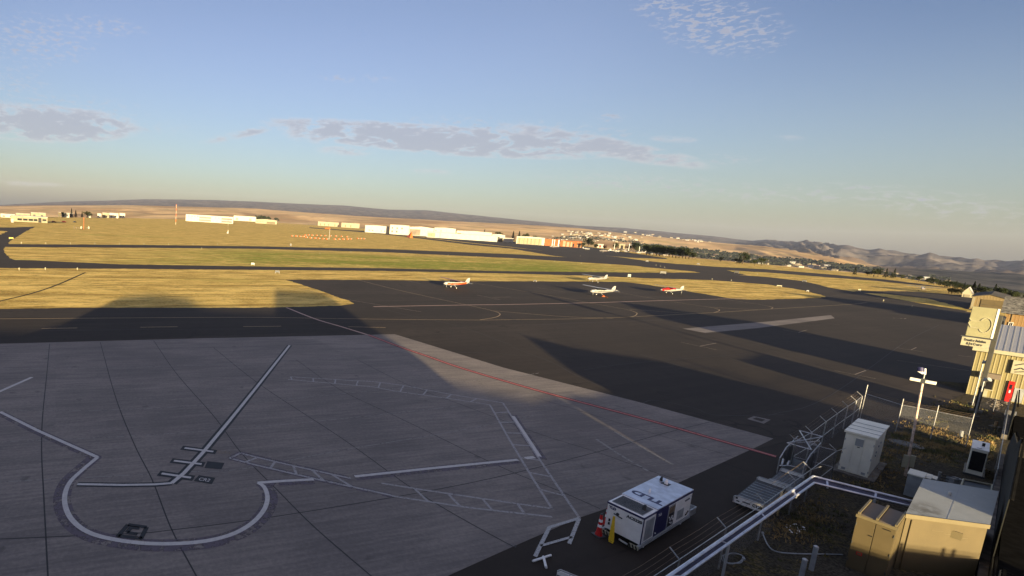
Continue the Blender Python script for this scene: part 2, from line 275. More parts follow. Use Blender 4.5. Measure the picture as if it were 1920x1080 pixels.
# ------------------------------------------------------------------ mesh helpers
class MB:
    def __init__(s): s.v = []; s.f = []; s.uv = None
    def add(s, vs, fs):
        n = len(s.v); s.v += [tuple(v) for v in vs]; s.f += [tuple(i+n for i in f) for f in fs]; return s
    def box(s, c, d, rz=0, ry=0):
        x, y, z = d[0]/2, d[1]/2, d[2]/2; R = Matrix.Rotation(rz, 3, 'Z') @ Matrix.Rotation(ry, 3, 'Y')
        vs = [Vector(c)+R @ Vector((a*x, b*y, e*z)) for a in (-1, 1) for b in (-1, 1) for e in (-1, 1)]
        return s.add(vs, [(0, 1, 3, 2), (4, 6, 7, 5), (0, 4, 5, 1), (2, 3, 7, 6), (0, 2, 6, 4), (1, 5, 7, 3)])
    def box2(s, a, b): return s.box([(a[i]+b[i])/2 for i in range(3)], [abs(a[i]-b[i]) for i in range(3)])
    def bar(s, p, q, w, h=None):
        p, q = Vector(p), Vector(q); h = h or w; d = (q-p).normalized(); up = Vector((0, 0, 1)) if abs(d.z) < .95 else Vector((1, 0, 0))
        a = d.cross(up).normalized(); b = a.cross(d)
        vs = [o+a*x*w/2+b*y*h/2 for o in (p, q) for x, y in ((-1, -1), (1, -1), (1, 1), (-1, 1))]
        return s.add(vs, [(3, 2, 1, 0), (4, 5, 6, 7), (0, 1, 5, 4), (1, 2, 6, 5), (2, 3, 7, 6), (3, 0, 4, 7)])
    def tube(s, p, q, r, r2=None, n=10):
        p, q = Vector(p), Vector(q); r2 = r if r2 is None else r2; d = (q-p).normalized(); up = Vector((0, 0, 1)) if abs(d.z) < .95 else Vector((1, 0, 0))
        a = d.cross(up).normalized(); b = a.cross(d); vs = []
        for o, rr in ((p, r), (q, r2)): vs += [o+rr*(a*cos(2*pi*i/n)+b*sin(2*pi*i/n)) for i in range(n)]
        return s.add(vs, [(i, (i+1) % n, n+(i+1) % n, n+i) for i in range(n)] + [tuple(range(n-1, -1, -1)), tuple(range(n, 2*n))])
    def pipe(s, pts, r, n=8):
        for a, b in zip(pts[:-1], pts[1:]): s.tube(a, b, r, n=n)
        return s
    def prism(s, poly, off):                                   # planar polygon (3d points) swept by off
        n = len(poly); off = Vector(off); a = [Vector(p) for p in poly]
        return s.add(a+[p+off for p in a], [tuple(range(n-1, -1, -1)), tuple(range(n, 2*n))]+[(i, (i+1) % n, n+(i+1) % n, n+i) for i in range(n)])
    def loft(s, rings, caps=True):
        n = len(rings[0]); vs = [p for r in rings for p in r]; fs = []
        for k in range(len(rings)-1):
            for i in range(n): fs.append((k*n+i, k*n+(i+1) % n, (k+1)*n+(i+1) % n, (k+1)*n+i))
        if caps: fs += [tuple(range(n-1, -1, -1)), tuple(range((len(rings)-1)*n, len(rings)*n))]
        return s.add(vs, fs)
    def mesh(s, name, mat, smooth=False):
        me = bpy.data.meshes.new(name); me.from_pydata([tuple(v) for v in s.v], [], s.f); me.materials.append(mat)
        if smooth: me.polygons.foreach_set('use_smooth', [True]*len(me.polygons))
        me.update(); return me
    def build(s, name, mat, parent=None, smooth=False, bev=0, fixn=True):
        m = MT[mat] if isinstance(mat, str) else mat; me = s.mesh(name, m, smooth)
        if fixn:
            import bmesh
            bm = bmesh.new(); bm.from_mesh(me); bmesh.ops.recalc_face_normals(bm, faces=bm.faces); bm.to_mesh(me); bm.free()
        o = bpy.data.objects.new(name, me); COL.objects.link(o)
        if parent: o.parent = parent
        if bev:
            b = o.modifiers.new('bevel', 'BEVEL'); b.width = bev; b.segments = 2; b.limit_method = 'ANGLE'
        return o
def tag(o, label=None, cat=None, group=None, kind=None):
    if label: o['label'] = label
    if cat: o['category'] = cat
    if group: o['group'] = group
    if kind: o['kind'] = kind
    return o
def thing(name, loc, rz, label, cat, group=None):
    o = bpy.data.objects.new(name, None); COL.objects.link(o); o.location = loc; o.rotation_euler = (0, 0, rz); o.empty_display_size = .5
    return tag(o, label, cat, group)
def copytree(o, parent=None):
    c = o.copy(); COL.objects.link(c)
    if parent: c.parent = parent
    for ch in [x for x in COL.objects if x.parent == o]: copytree(ch, c)
    return c
KIDS = {}
def dup(root, loc, rz, label, sc=None):
    def kids(o):
        if o.name not in KIDS: KIDS[o.name] = [x for x in COL.objects if x.parent == o]
        return KIDS[o.name]
    def rec(o, par):
        c = o.copy(); COL.objects.link(c)
        if par: c.parent = par
        for ch in kids(o): rec(ch, c)
        return c
    c = rec(root, None); c.location = loc; c.rotation_euler = (0, 0, rz)
    if sc: c.scale = (sc,)*3 if isinstance(sc, (int, float)) else sc
    if label: c['label'] = label
    return c
def sheet(name, pts, z, mat, label=None):
    if mat in ('taxi', 'asphalt') and name != 'manhole':               # ragged verges
        q = []; rnd = random.Random(len(pts))
        for a, b in zip(pts, list(pts[1:])+[pts[0]]):
            a = Vector((a[0], a[1], 0)); b = Vector((b[0], b[1], 0)); L = (b-a).length; D = max(20, min(a.length, b.length)); n_ = int(min(120, max(1, L/max(.6, D/110))))
            t = (b-a).normalized(); t = Vector((-t.y, t.x, 0)); q.append(a)
            for k in range(1, n_): q.append(a.lerp(b, k/n_)+t*rnd.gauss(0, 1)*D*.0011)
        pts = q
    me = bpy.data.meshes.new(name); me.from_pydata([(p[0], p[1], z) for p in pts], [], [tuple(range(len(pts)))]); me.materials.append(MT[mat])
    if me.polygons[0].normal.z < 0: me.flip_normals()
    o = bpy.data.objects.new(name, me); COL.objects.link(o); return tag(o, label, kind='structure')
def gp(l): return [G(x, y) for x, y in l]
def smoothline(p, n=5):
    if len(p) < 3: return p
    q = [p[0]*2-p[1]]+p+[p[-1]*2-p[-2]]; o = []
    for i in range(1, len(q)-2):
        a, b, c, d = q[i-1], q[i], q[i+1], q[i+2]
        for k in range(n):
            t = k/n; o.append(.5*((2*b)+(c-a)*t+(2*a-5*b+4*c-d)*t*t+(3*b-a-3*c+d)*t**3))
    return o+[p[-1]]
def ribmesh(mb, pts, w, z, smooth=True):
    p = smoothline([Vector((a.x, a.y, 0)) for a in pts]) if smooth else [Vector((a.x, a.y, 0)) for a in pts]
    L = []; R = []
    for i, q in enumerate(p):
        a = (p[i]-p[i-1]).normalized() if i else (p[1]-p[0]).normalized(); b = (p[i+1]-p[i]).normalized() if i < len(p)-1 else a
        n = (a+b).normalized(); n = Vector((-n.y, n.x, 0)); k = 1/max(.45, n.dot(Vector((-a.y, a.x, 0))))
        L.append(q+n*w/2*k); R.append(q-n*w/2*k)
    n = len(mb.v); m = len(p); mb.v += [(v.x, v.y, z) for v in L]+[(v.x, v.y, z) for v in R]
    mb.f += [(n+i, n+m+i, n+m+i+1, n+i+1) for i in range(m-1)]
def ribbon(name, px, w, z, mat, smooth=True):
    mb = MB(); ribmesh(mb, gp(px), w, z, smooth); o = mb.build(name, mat, fixn=False); return tag(o, kind='structure')
def text(s, size, mat, parent, loc, X, Y, name='lettering', depth=.004, center=True, bold=0):
    cu = bpy.data.curves.new('t', 'FONT'); cu.body = s; cu.size = size; cu.extrude = depth; cu.offset = bold
    if center: cu.align_x = 'CENTER'; cu.align_y = 'CENTER'
    to = bpy.data.objects.new('t', cu); COL.objects.link(to); bpy.context.view_layer.update()
    me = bpy.data.meshes.new_from_object(to.evaluated_get(bpy.context.evaluated_depsgraph_get())); bpy.data.objects.remove(to)
    X = Vector(X); Y = Vector(Y); Z = X.normalized().cross(Y.normalized())
    me.transform(Matrix(((X.x, Y.x, Z.x, loc[0]), (X.y, Y.y, Z.y, loc[1]), (X.z, Y.z, Z.z, loc[2]), (0, 0, 0, 1))))
    me.materials.clear(); me.materials.append(MT[mat]); me.name = name
    o = bpy.data.objects.new(name, me); COL.objects.link(o)
    if parent: o.parent = parent
    return o

# ------------------------------------------------------------------ terrain
def table(px):
    t = sorted(azel(x, y) for x, y in px); return np.array([a for a, _ in t]), np.array([e for _, e in t])
E0 = table([(-300, 402), (0, 406), (250, 409), (480, 415), (600, 423), (700, 430), (960, 449), (1100, 461), (1180, 472), (1300, 484), (1430, 496), (1560, 508), (1660, 516), (1777, 535), (1920, 560), (2200, 590)])
E3 = table([(-300, 392), (0, 386.5), (100, 385), (250, 384.5), (480, 391), (655, 404), (805, 412), (960, 420), (1085, 428), (1310, 452), (1435, 462), (1502, 473), (1565, 486), (1625, 500), (1702, 503), (1790, 509), (1865, 514), (1920, 516), (2200, 560)])
E5 = table([(-300, 392), (0, 384.5), (60, 381), (130, 377.5), (200, 376), (270, 373.5), (330, 374), (400, 375), (480, 378), (560, 382), (640, 385), (730, 393), (800, 394), (855, 400), (960, 410.5), (1035, 418), (1085, 423), (1172, 427), (1260, 436), (1335, 442), (1410, 451.5), (1440, 449.5), (1472, 453.5), (1483, 452.5), (1497, 454.5), (1512, 452), (1545, 455), (1570, 460), (1590, 460), (1615, 466), (1632, 468.5), (1650, 466), (1664, 468), (1677, 468), (1690, 472), (1735, 479), (1744, 476.5), (1765, 480), (1830, 486), (1845, 490), (1885, 494.5), (1902, 490), (1920, 487), (2000, 492), (2200, 520)])
def terr(az_, D):
    e0, e3, e5 = (np.interp(az_, *T) for T in (E0, E3, E5)); D0 = -H/e0
    k = np.clip((az_-azel(1380, 460)[0])/.10, 0, 1)                   # the mountains on the right stand nearer
    Ds = [D0, D0*1.12+120, max(D0*1.5, 3300), 6800-1800*k, 8800-1800*k, 15000-4000*k, 18500-4000*k]
    es = [e0, e0-.010, e0-.004+.0015, e3, e3-.0035+.004*k, e5, e5-.012]
    zs = [0]+[H+d*e for d, e in zip(Ds[1:], es[1:])]
    if D <= D0: return 0.0, 0, 0
    z = float(np.interp(D, Ds, zs))
    x, y = D*sin(az_), D*cos(az_)
    u = (D-Ds[0])/(Ds[-1]-Ds[0])
    near3 = min(1, abs(D-Ds[3])/1500); near5 = min(1, abs(D-Ds[5])/2500); st = min(1, max(0, (D-Ds[1])/1500))
    p = Vector((x/(1500-700*k), y/(1500-700*k), 1.3)); r1 = 1-abs(noise.noise(p)*2); r1 = r1*.65+.35*(1-abs(noise.noise(p*2.3)*2)); r2 = noise.fractal(Vector((x/520, y/520, 4.1)), .8, 2.2, 4)
    rid = (r1-.6)
    if D < Ds[3]: amp = st*(D*.0030)*(near3*.9+.12)
    else: amp = D*(.0028+.0090*k)*(near5*.9+.06)*min(1, near3+.2)
    z += amp*(rid*1.5+r2*.8)
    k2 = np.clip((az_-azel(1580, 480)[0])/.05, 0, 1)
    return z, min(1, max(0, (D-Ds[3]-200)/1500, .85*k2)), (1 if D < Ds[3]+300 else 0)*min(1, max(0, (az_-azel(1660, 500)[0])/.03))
azs = list(np.arange(azel(-420, 400)[0], azel(2250, 560)[0], .0022))
a0_, a1_ = azs[0], azs[-1]
rest = list(np.linspace(a1_, a0_+2*pi, 60))[1:-1]; allaz = azs+rest
def wrap(a): return a-2*pi if a > pi else a
gv = [(0, 0, 0)]; gf = []; NR = 6
for a in allaz:
    D0 = -H/float(np.interp(wrap(a), *E0))
    for k in range(1, NR+1): gv.append((D0*(k/NR)**2*sin(a), D0*(k/NR)**2*cos(a), 0))
n = len(allaz)
for i in range(n):
    j = (i+1) % n; gf.append((0, 1+i*NR, 1+j*NR))
    for k in range(NR-1): gf.append((1+i*NR+k, 1+i*NR+k+1, 1+j*NR+k+1, 1+j*NR+k))
me = bpy.data.meshes.new('ground'); me.from_pydata(gv, [], [f[::-1] for f in gf]); me.materials.append(MT['grass'])
if me.polygons[0].normal.z < 0: me.flip_normals()
o = bpy.data.objects.new('ground', me); COL.objects.link(o); tag(o, kind='structure')
hv = []; hf = []; hc = []; NR2 = 230
for a in allaz:
    w_ = wrap(a); D0 = -H/float(np.interp(w_, *E0))
    for k in range(NR2+1):
        D = D0*(18500/D0)**(k/NR2) if k else D0
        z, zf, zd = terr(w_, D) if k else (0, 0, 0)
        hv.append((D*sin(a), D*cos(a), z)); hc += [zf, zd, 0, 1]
for i in range(n):
    j = (i+1) % n
    for k in range(NR2): hf.append((i*(NR2+1)+k, j*(NR2+1)+k, j*(NR2+1)+k+1, i*(NR2+1)+k+1))
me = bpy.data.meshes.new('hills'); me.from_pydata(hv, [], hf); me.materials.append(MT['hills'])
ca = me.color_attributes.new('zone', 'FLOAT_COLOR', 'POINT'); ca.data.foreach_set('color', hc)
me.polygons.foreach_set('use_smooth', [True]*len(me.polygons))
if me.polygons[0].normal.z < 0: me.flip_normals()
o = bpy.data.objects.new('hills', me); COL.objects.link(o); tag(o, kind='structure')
def hitterr(px, py, dmin=0):                               # where the line of sight through a pixel meets the land
    a, e = azel(px, py); D0 = -H/float(np.interp(a, *E0))
    if e < 0 and -H/e < D0*1.02: return None
    D = max(D0, dmin)
    while D < 18000:
        z = terr(a, D)[0]
        if H+D*e <= z: return Vector((D*sin(a), D*cos(a), z))
        D *= 1.006
    return None
def gcl(px, py):                                          # point on the plateau, never past its edge
    a, e = azel(px, py); D0 = -H/float(np.interp(a, *E0)); D = min(-H/e if e < -1e-4 else 1e9, D0*.985)
    return Vector((D*sin(a), D*cos(a), 0))

# ------------------------------------------------------------------ paved surfaces
runway_lines = None
sheet('runway', gp([(-300, 455), (0, 457.5), (240, 459), (480, 461.7), (720, 467), (960, 476.5), (1110, 485), (1200, 491), (1290, 496), (1340, 500), (1440, 505), (1545, 513.5), (1660, 524), (1775, 538.5), (1790, 541), (1700, 532.5), (1640, 526.5), (1545, 519.5), (1440, 511), (1350, 506), (1290, 503), (1200, 499), (1110, 493), (960, 484), (720, 473), (480, 466.5), (240, 464.5), (0, 463), (-300, 461)]), .012, 'taxi')
sheet('taxiway', gp([(-300, 488), (0, 487), (60, 488), (125, 491), (225, 495.5), (480, 499.5), (720, 503), (960, 508.7), (1100, 510), (1200, 511), (1285, 511), (1330, 512), (1440, 519.5), (1507, 527), (1560, 540), (1640, 553), (1727, 569), (1815, 583), (1815, 600), (1640, 585), (1549, 556), (1510, 545), (1440, 533.5), (1330, 525), (1222, 522), (1100, 517), (960, 513), (720, 508), (480, 506), (225, 504), (0, 502.5), (-300, 503)]), .010, 'taxi')
sheet('taxiway', gp([(1047, 473), (1110, 477), (1160, 482), (1210, 489), (1300, 498), (1360, 506), (1400, 516), (1340, 516), (1300, 509), (1210, 501), (1150, 492), (1100, 486), (1040, 480), (960, 466.5), (880, 459), (755, 443.2), (685, 435.8), (580, 427.5), (580, 426.2), (685, 434), (755, 441), (880, 456), (960, 464)]), .018, 'taxi')
sheet('hangar_apron', gp([(640, 430.5), (685, 433), (800, 441), (900, 449), (960, 453), (1030, 457), (1100, 462.5), (1180, 474), (1250, 484), (1252, 486), (1180, 483), (1090, 476), (1047, 473.5), (960, 463.2), (880, 455), (755, 440.3), (685, 433.8)]), .008, 'asphalt')
sheet('taxiway', gp([(-60, 426), (19, 426.5), (67, 425), (48, 434), (30, 445), (18, 452), (14, 458.4), (-200, 458.4), (-150, 445), (0, 440), (14, 434)]), .006, 'taxi')
sheet('taxiway', gp([(-200, 462), (0, 462.7), (10, 463), (7, 470), (12, 478), (18, 484), (30, 487.6), (0, 488), (-200, 489)]), .005, 'taxi')
sheet('taxiway', gp([(1600, 545.5), (1700, 546), (1800, 553), (1860, 562), (1860, 590), (1830, 584), (1740, 560), (1660, 551), (1612, 549)]), .014, 'asphalt')
ap = gp([(-400, 586), (0, 579.5), (160, 577), (330, 577), (480, 577), (560, 575.5), (640, 573), (664, 570), (655, 564), (640, 560), (600, 545), (560, 532), (535, 524.5), (700, 525), (880, 527.5), (1000, 527.5), (1170, 528.5), (1200, 532), (1260, 541), (1330, 553), (1380, 561), (1430, 562), (1500, 560), (1540, 558), (1552, 556), (1560, 552), (1600, 560), (1700, 575), (1815, 585), (1900, 600)])
ap += [Vector((150, 40, 0)), Vector((60, -40, 0)), Vector((-150, -40, 0)), Vector((-150, 60, 0))]
sheet('asphalt_apron', ap, .022, 'asphalt')
cp = gp([(-500, 652), (0, 645), (370, 635), (740, 627), (945, 690), (1200, 755), (1450, 823), (1420, 838), (1350, 870), (1250, 916), (1085, 972), (950, 1031), (850, 1076), (780, 1110), (560, 1250)])+[Vector((-4, 8, 0)), Vector((-60, 4, 0)), Vector((-60, 40, 0))]
sheet('concrete_apron', cp, .030, 'concrete')
sheet('concrete_strip', gp([(1280, 616.5), (1322, 624.5), (1420, 615.5), (1565, 597), (1558, 591), (1440, 603)]), .030, 'concrete')
sheet('concrete_pad', gp([(1401, 786), (1413, 780.5), (1445, 787.5), (1432, 795)]), .030, 'concrete')
sheet('manhole', gp([(1411, 786), (1418, 783.4), (1435, 787.6), (1428, 791)]), .036, 'asphalt')
yard = gp([(1815, 738), (1790, 747), (1760, 780), (1740, 805), (1715, 822), (1690, 818), (1665, 808), (1620, 803), (1590, 826), (1540, 868), (1490, 905), (1435, 950), (1362, 1012), (1270, 1090)])+[Vector((14, 9, 0)), Vector((30, 8, 0)), Vector((90, 44, 0)), Vector((110, 60, 0)), Vector((84, 62, 0))]
sheet('yard_ground', yard, .034, 'dirt')

# joints and paint --------------------------------------------------
Z1, Z2, Z3 = .036, .042, .048
for l in ([(93, 645), (88, 700), (80, 780), (78, 845), (82, 930), (90, 1085)], [(188, 642), (215, 740), (250, 830), (285, 900), (320, 990), (370, 1085)], [(288, 639), (330, 700), (400, 780), (452, 850), (520, 920), (590, 990), (700, 1085)],
          [(400, 652), (485, 720), (640, 822), (785, 925), (945, 1017), (968, 1024)], [(555, 675), (635, 730), (750, 785), (925, 870), (1020, 910), (1055, 924), (1125, 955)], [(670, 675), (760, 720), (880, 765), (1010, 814), (1115, 847), (1185, 872), (1270, 901)], [(1000, 745), (1100, 775), (1230, 815), (1375, 857)]):
    ribbon('slab_joint', l, .07, Z1, 'joint')
for l in ([(280, 1000), (500, 972), (785, 925), (960, 889), (1117, 849), (1235, 816), (1330, 792)], [(0, 1012), (280, 1000)], [(0, 655), (200, 655), (400, 652), (560, 647), (690, 641)]):
    ribbon('slab_joint', l, .06, Z1, 'joint')
for l in ([(0, 692), (190, 690), (375, 685), (600, 674), (760, 662)], [(0, 771), (220, 769), (480, 754), (730, 730), (960, 707), (1010, 700)], [(0, 905), (350, 886), (455, 880), (640, 845), (850, 810), (1000, 780)], [(0, 830), (300, 815), (600, 790), (860, 762)]):
    ribbon('slab_joint', l, .08, Z1, 'joint_light')
lead = [(543, 648), (480, 728), (430, 790), (380, 850), (345, 888), (322, 907)]; lead2 = [(322, 907), (290, 909.5), (230, 910.5), (145, 909)]
ribbon('lead_in_line_border', lead, .62, Z1+.001, 'line_black', False); ribbon('lead_in_line_border', lead2, .46, Z1+.0015, 'line_black', False)
ribbon('lead_in_line', lead, .25, Z2, 'line_white', False); ribbon('lead_in_line', lead2, .20, Z2+.001, 'line_white', False)
for a, b in (((346, 841), (400, 848)), ((326, 865), (378, 871.5)), ((303, 889), (358, 897))):
    A, B = Vector(a), Vector(b); e = (B-A)*.10
    ribbon('stop_bar_border', [tuple(A-e), tuple(B+e)], .60, Z1+.003, 'line_black'); ribbon('stop_bar', [a, b], .20, Z3, 'line_white')
sheet('marking_panel', gp([(383, 878.5), (389, 866), (421, 869), (415, 881)]), Z2, 'line_black'); q = [(363, 903), (373, 892), (404, 897), (397, 909)]; sheet('marking_panel', gp(q), Z2, 'line_black')
def gtext(s, px, mat, z):                                   # px: lower left, lower right, upper left of the words on the ground
    a, b, c = gp(px); cu = bpy.data.curves.new('t', 'FONT'); cu.body = s; cu.size = 1; cu.offset = .01
    to = bpy.data.objects.new('t', cu); COL.objects.link(to); bpy.context.view_layer.update(); me = bpy.data.meshes.new_from_object(to.evaluated_get(bpy.context.evaluated_depsgraph_get())); bpy.data.objects.remove(to)
    xs = [v.co.x for v in me.vertices]; ys = [v.co.y for v in me.vertices]; w, h = max(xs), max(ys)
    for v in me.vertices:
        u, t = v.co.x/w, v.co.y/h; v.co = a+(b-a)*u+(c-a)*t; v.co.z = z
    me.materials.clear(); me.materials.append(MT[mat]); me.name = 'painted_lettering'; o = bpy.data.objects.new('painted_lettering', me); COL.objects.link(o); tag(o, kind='structure')
gtext('CR2', [(371, 901.5), (392, 904.8), (375, 896.5)], 'line_white', Z3+.002)
gtext('CR7SW', [(404, 850.5), (432, 853), (407, 845.8)], 'faint_yellow', Z3)
arc = [(0, 773), (70, 808), (130, 835), (183, 858.5)]; arc2 = [(183, 858.5), (155, 882), (130, 907), (121, 938), (132, 972), (165, 999), (220, 1014), (290, 1021), (370, 1018), (430, 1005), (470, 984), (493, 960), (501, 940), (500, 925), (494, 913), (484, 906)]
for nm, w, z, mt_, dx in (('safety_line_border', .85, Z1+.0005, 'line_outline', 1), ('safety_line', .25, Z2+.002, 'line_white', 0)):
    off = (5, 5) if dx else (0, 0)
    ribbon(nm, [(x, y+2*dx) for x, y in arc], w*(.8 if dx else 1), z, mt_, False)
    cx, cy = 310, 930
    ribbon(nm, [(cx+(x-cx)*(1+.025*dx), cy+(y-cy)*(1+.03*dx)) for x, y in arc2], w, z+.0005, mt_)
    ribbon(nm, [(483, 906.5+dx*2), (530, 903+dx*2), (588, 900+dx*3)], w*(.8 if dx else 1), z+.0010, mt_, False)
    ribbon(nm, [(665, 894.5+dx*2), (800, 880+dx*2), (971, 863+dx*2)], w*(.8 if dx else 1), z, mt_, False)
ribbon('safety_line', [(985, 860), (1002, 858)], .3, Z2, 'line_white'); ribbon('safety_line_border', [(960, 778), (1016, 862)], .7, Z1+.001, 'line_outline'); ribbon('safety_line', [(962, 781), (1012, 857)], .26, Z2, 'line_white'); ribbon('safety_line', [(-10, 739), (60, 708)], .3, Z2, 'line_white')
def ladder(name, A, B, ks, mat, w=.16, ends=(0, 1), z=Z1+.002, skew=0):
    mb = MB(); pa, pb = gp(A), gp(B); ribmesh(mb, pa, w, z, False); ribmesh(mb, pb, w, z, False)
    def at(p, t):
        L = [0]
        for i in range(1, len(p)): L.append(L[-1]+(p[i]-p[i-1]).length)
        s = t*L[-1]
        for i in range(1, len(p)):
            if s <= L[i] or i == len(p)-1: return p[i-1].lerp(p[i], (s-L[i-1])/(L[i]-L[i-1]))
    for k in range(ks+1):
        t = k/ks; t2 = min(1, max(0, t+skew))
        if k in (0,) and ends[0] or k == ks and ends[1] or 0 < k < ks: ribmesh(mb, [at(pa, t), at(pb, t2)], w, z+.002, False)
    return tag(mb.build(name, mat, fixn=False), kind='structure')
ladder('walkway_marking_border', [(451, 850), (561, 876), (658, 898)], [(431, 860), (480, 873), (592, 899), (735, 931)], 1, 'line_outline', .42, (1, 0), Z1+.0003)
ladder('walkway_marking', [(451, 850.5), (480, 858), (561, 877), (658, 898)], [(431, 860), (480, 873), (592, 899), (735, 930)], 6, 'line_faded', .17, (1, 0), skew=-.06)
ladder('walkway_marking', [(715, 907), (790, 919), (870, 931), (960, 944), (1037, 955)], [(735, 931), (800, 941), (880, 953), (960, 962), (1035, 970)], 5, 'line_faded', .16, (0, 0), skew=.03)
ladder('walkway_marking', [(545, 707), (640, 713), (700, 716), (760, 724), (850, 741), (943, 756)], [(540, 712), (640, 721), (700, 726), (740, 734), (850, 749), (920, 760)], 9, 'line_faded', .15, (1, 0), skew=.02)
ladder('walkway_marking', [(943, 756), (990, 830), (1045, 912), (1086, 972)], [(918, 759), (955, 825), (1000, 900), (1035, 955)], 8, 'line_faded', .16, (0, 0))
ladder('walkway_marking', [(1086, 973), (1075, 1000), (1067, 1021)], [(1030, 990), (1016, 1018), (1003, 1045)], 1, 'line_worn_white', .17, (1, 0), z=Z3, skew=0)
ribbon('walkway_marking', [(1013, 1025), (1072, 1008)], .14, Z3, 'line_worn_white')
redl = [(690, 628), (750, 651), (800, 668), (860, 689), (960, 719), (1060, 747), (1200, 784), (1330, 821), (1455, 857)]
ribbon('boundary_line_edge', redl, .70, Z1+.004, 'line_black'); ribbon('boundary_line', redl, .46, Z2, 'line_red'); ribbon('boundary_line_centre', redl, .12, Z3, 'line_pink')
ribbon('boundary_line', [(537, 577), (590, 598), (640, 613), (692, 629)], .42, Z2, 'line_pink')
for l in ([(-100, 599.5), (0, 598.3), (240, 596.5), (480, 595.5), (705, 598.7), (892, 600.3), (960, 599.5), (1085, 598), (1180, 594.5), (1335, 586.5), (1440, 580), (1590, 571), (1626, 567)],
          [(672, 525), (730, 540), (805, 557), (875, 572), (920, 582), (936, 587.5), (936, 592), (925, 596), (900, 600)], [(877, 529), (960, 542.5), (1035, 555), (1110, 569), (1172, 580), (1191, 585.5), (1194, 589), (1184, 594), (1140, 596.5)],
          [(1107, 540), (1150, 547), (1255, 565), (1322, 575), (1346, 580), (1348, 583), (1338, 586.5)], [(1345, 560), (1385, 565.5), (1430, 572), (1448, 576.5), (1446, 579)],
          [(925, 583), (960, 586), (1060, 594), (1150, 597)], [(1180, 580), (1285, 587.5), (1310, 588)], [(1330, 576), (1400, 580), (1420, 581)]):
    ribbon('taxi_line', l, .16, Z1, 'line_yellow')
ribbon('taxi_line', [(700, 575.2), (880, 572), (960, 571), (1100, 568), (1250, 563.5), (1400, 559.5)], .42, Z1, 'line_pink')
for a, b in (((78, 616.4), (145, 615.4)), ((263, 614), (333, 613)), ((456, 612.7), (527, 612)), ((653, 613), (723, 614.5))): ribbon('taxi_dash', [a, b], .17, Z1, 'line_yellow')
for l in ([(755, 524.8), (788, 532)], [(893, 553), (938, 562.5)], [(924, 557.6), (958, 557.2)], [(1007, 539), (1060, 548)], [(1277, 642), (1345, 656.5)], [(1312, 649.5), (1343, 643.6)], [(1468, 618.7), (1521, 627.5)], [(1497, 623.5), (1512, 619.2)], [(1681, 652), (1735, 661)], [(1708, 656.5), (1718, 651.8)], [(1565, 695.3), (1642, 710.5)], [(1603, 702.5), (1623, 695)], [(1682, 676), (1818, 695.5)], [(1797, 667), (1822, 669.5)], [(1565, 608.5), (1574, 609.5)], [(560, 541), (640, 560), (790, 585)]):
    ribbon('parking_line', l, .11, Z1, 'line_dull', False)
for x in range(1674, 1702, 7): ribbon('parking_line', [(x, 596+(x-1674)*.1), (x+4, 597)], .16, Z1, 'line_dull')
mb = MB()                                                   # dark repair patch in the circle
for l in ([(220, 1008), (240, 985)], [(240, 985), (275, 990)], [(275, 990), (264, 1012)], [(222, 1006), (266, 1011)], [(238, 1000), (246, 990), (262, 992)], [(238, 1000), (258, 1003)]): ribmesh(mb, gp(l), .22, Z2+.004, False)
tag(mb.build('painted_symbol', 'line_black', fixn=False), kind='structure')
for l in ([(1148, 808), (1200, 838), (1262, 872)], [(1118, 824), (1160, 852), (1215, 884)]): ribbon('painted_sun_streak', l, .22, Z1+.002, 'joint_light')  # pale ribbons painted in for streaks of sunlight on the slabs
for l, w in (([(960, 651), (1035, 680), (1075, 702), (1120, 722)], .07), ([(1200, 665), (1247, 678), (1335, 705), (1440, 728), (1560, 760)], .09), ([(1205, 756), (1228, 751), (1300, 765), (1345, 779), (1470, 778)], .06), ([(1095, 694), (1160, 684), (1260, 675), (1400, 664)], .06), ([(790, 660), (900, 662), (1000, 668)], .06), ([(700, 575), (760, 590), (860, 612), (960, 648)], .08), ([(1000, 610), (1120, 604), (1280, 600)], .08), ([(1350, 668), (1500, 705), (1650, 738)], .08), ([(1440, 780), (1560, 740), (1700, 640), (1760, 610)], .06), ([(0, 622), (300, 618), (640, 617)], .08), ([(1240, 600), (1330, 618), (1440, 655), (1560, 690)], .07)): ribbon('asphalt_crack', l, w, Z1, 'joint')
ribbon('drainage_rut', [(-10, 567), (60, 550), (110, 533), (160, 511)], .5, .012, 'dirt')

# ------------------------------------------------------------------ terminal building behind and below the camera (casts the long morning shadows)
TE = tan(SUN_EL); YC = -6.0
prof = [(-90, 50), (-40, 56), (-27, 58), (-24.5, 64), (-23.5, 86), (-19.0, 90.5), (-12.5, 89.5), (-8.5, 80.5), (-4.5, 79), (3.9, 79), (4.0, 107), (13.6, 108), (15.6, 101), (16.2, 89), (17.4, 75), (18.9, 65), (19.6, 58), (19.8, 48), (26.8, 43.5), (29.35, 41), (29.45, 31), (35, 31)]
t = thing('terminal_building', (0, YC, 0), 0, 'long pale terminal building with stepped roofline under the camera, in shade', 'building')
pp = [(-90, 0, -.3)]+[(x, 0, max(2, (y-YC)*TE)) for x, y in prof]+[(35, 0, -.3)]
MB().prism([Vector(p) for p in pp], (0, -24, 0)).build('wall', 'cream_wall', t)
mb = MB()
for (xa, ya), (xb, yb) in zip(prof[:-1], prof[1:]):
    if xb-xa > 3: mb.bar((xa, -12, (ya-YC)*TE+.02), (xb, -12, (yb-YC)*TE+.02), 24.4, .12)
mb.build('roof', 'roof_dark', t)
UA = .596; U = Vector((cos(UA), sin(UA), 0)); V = Vector((sin(UA), -cos(UA), 0))
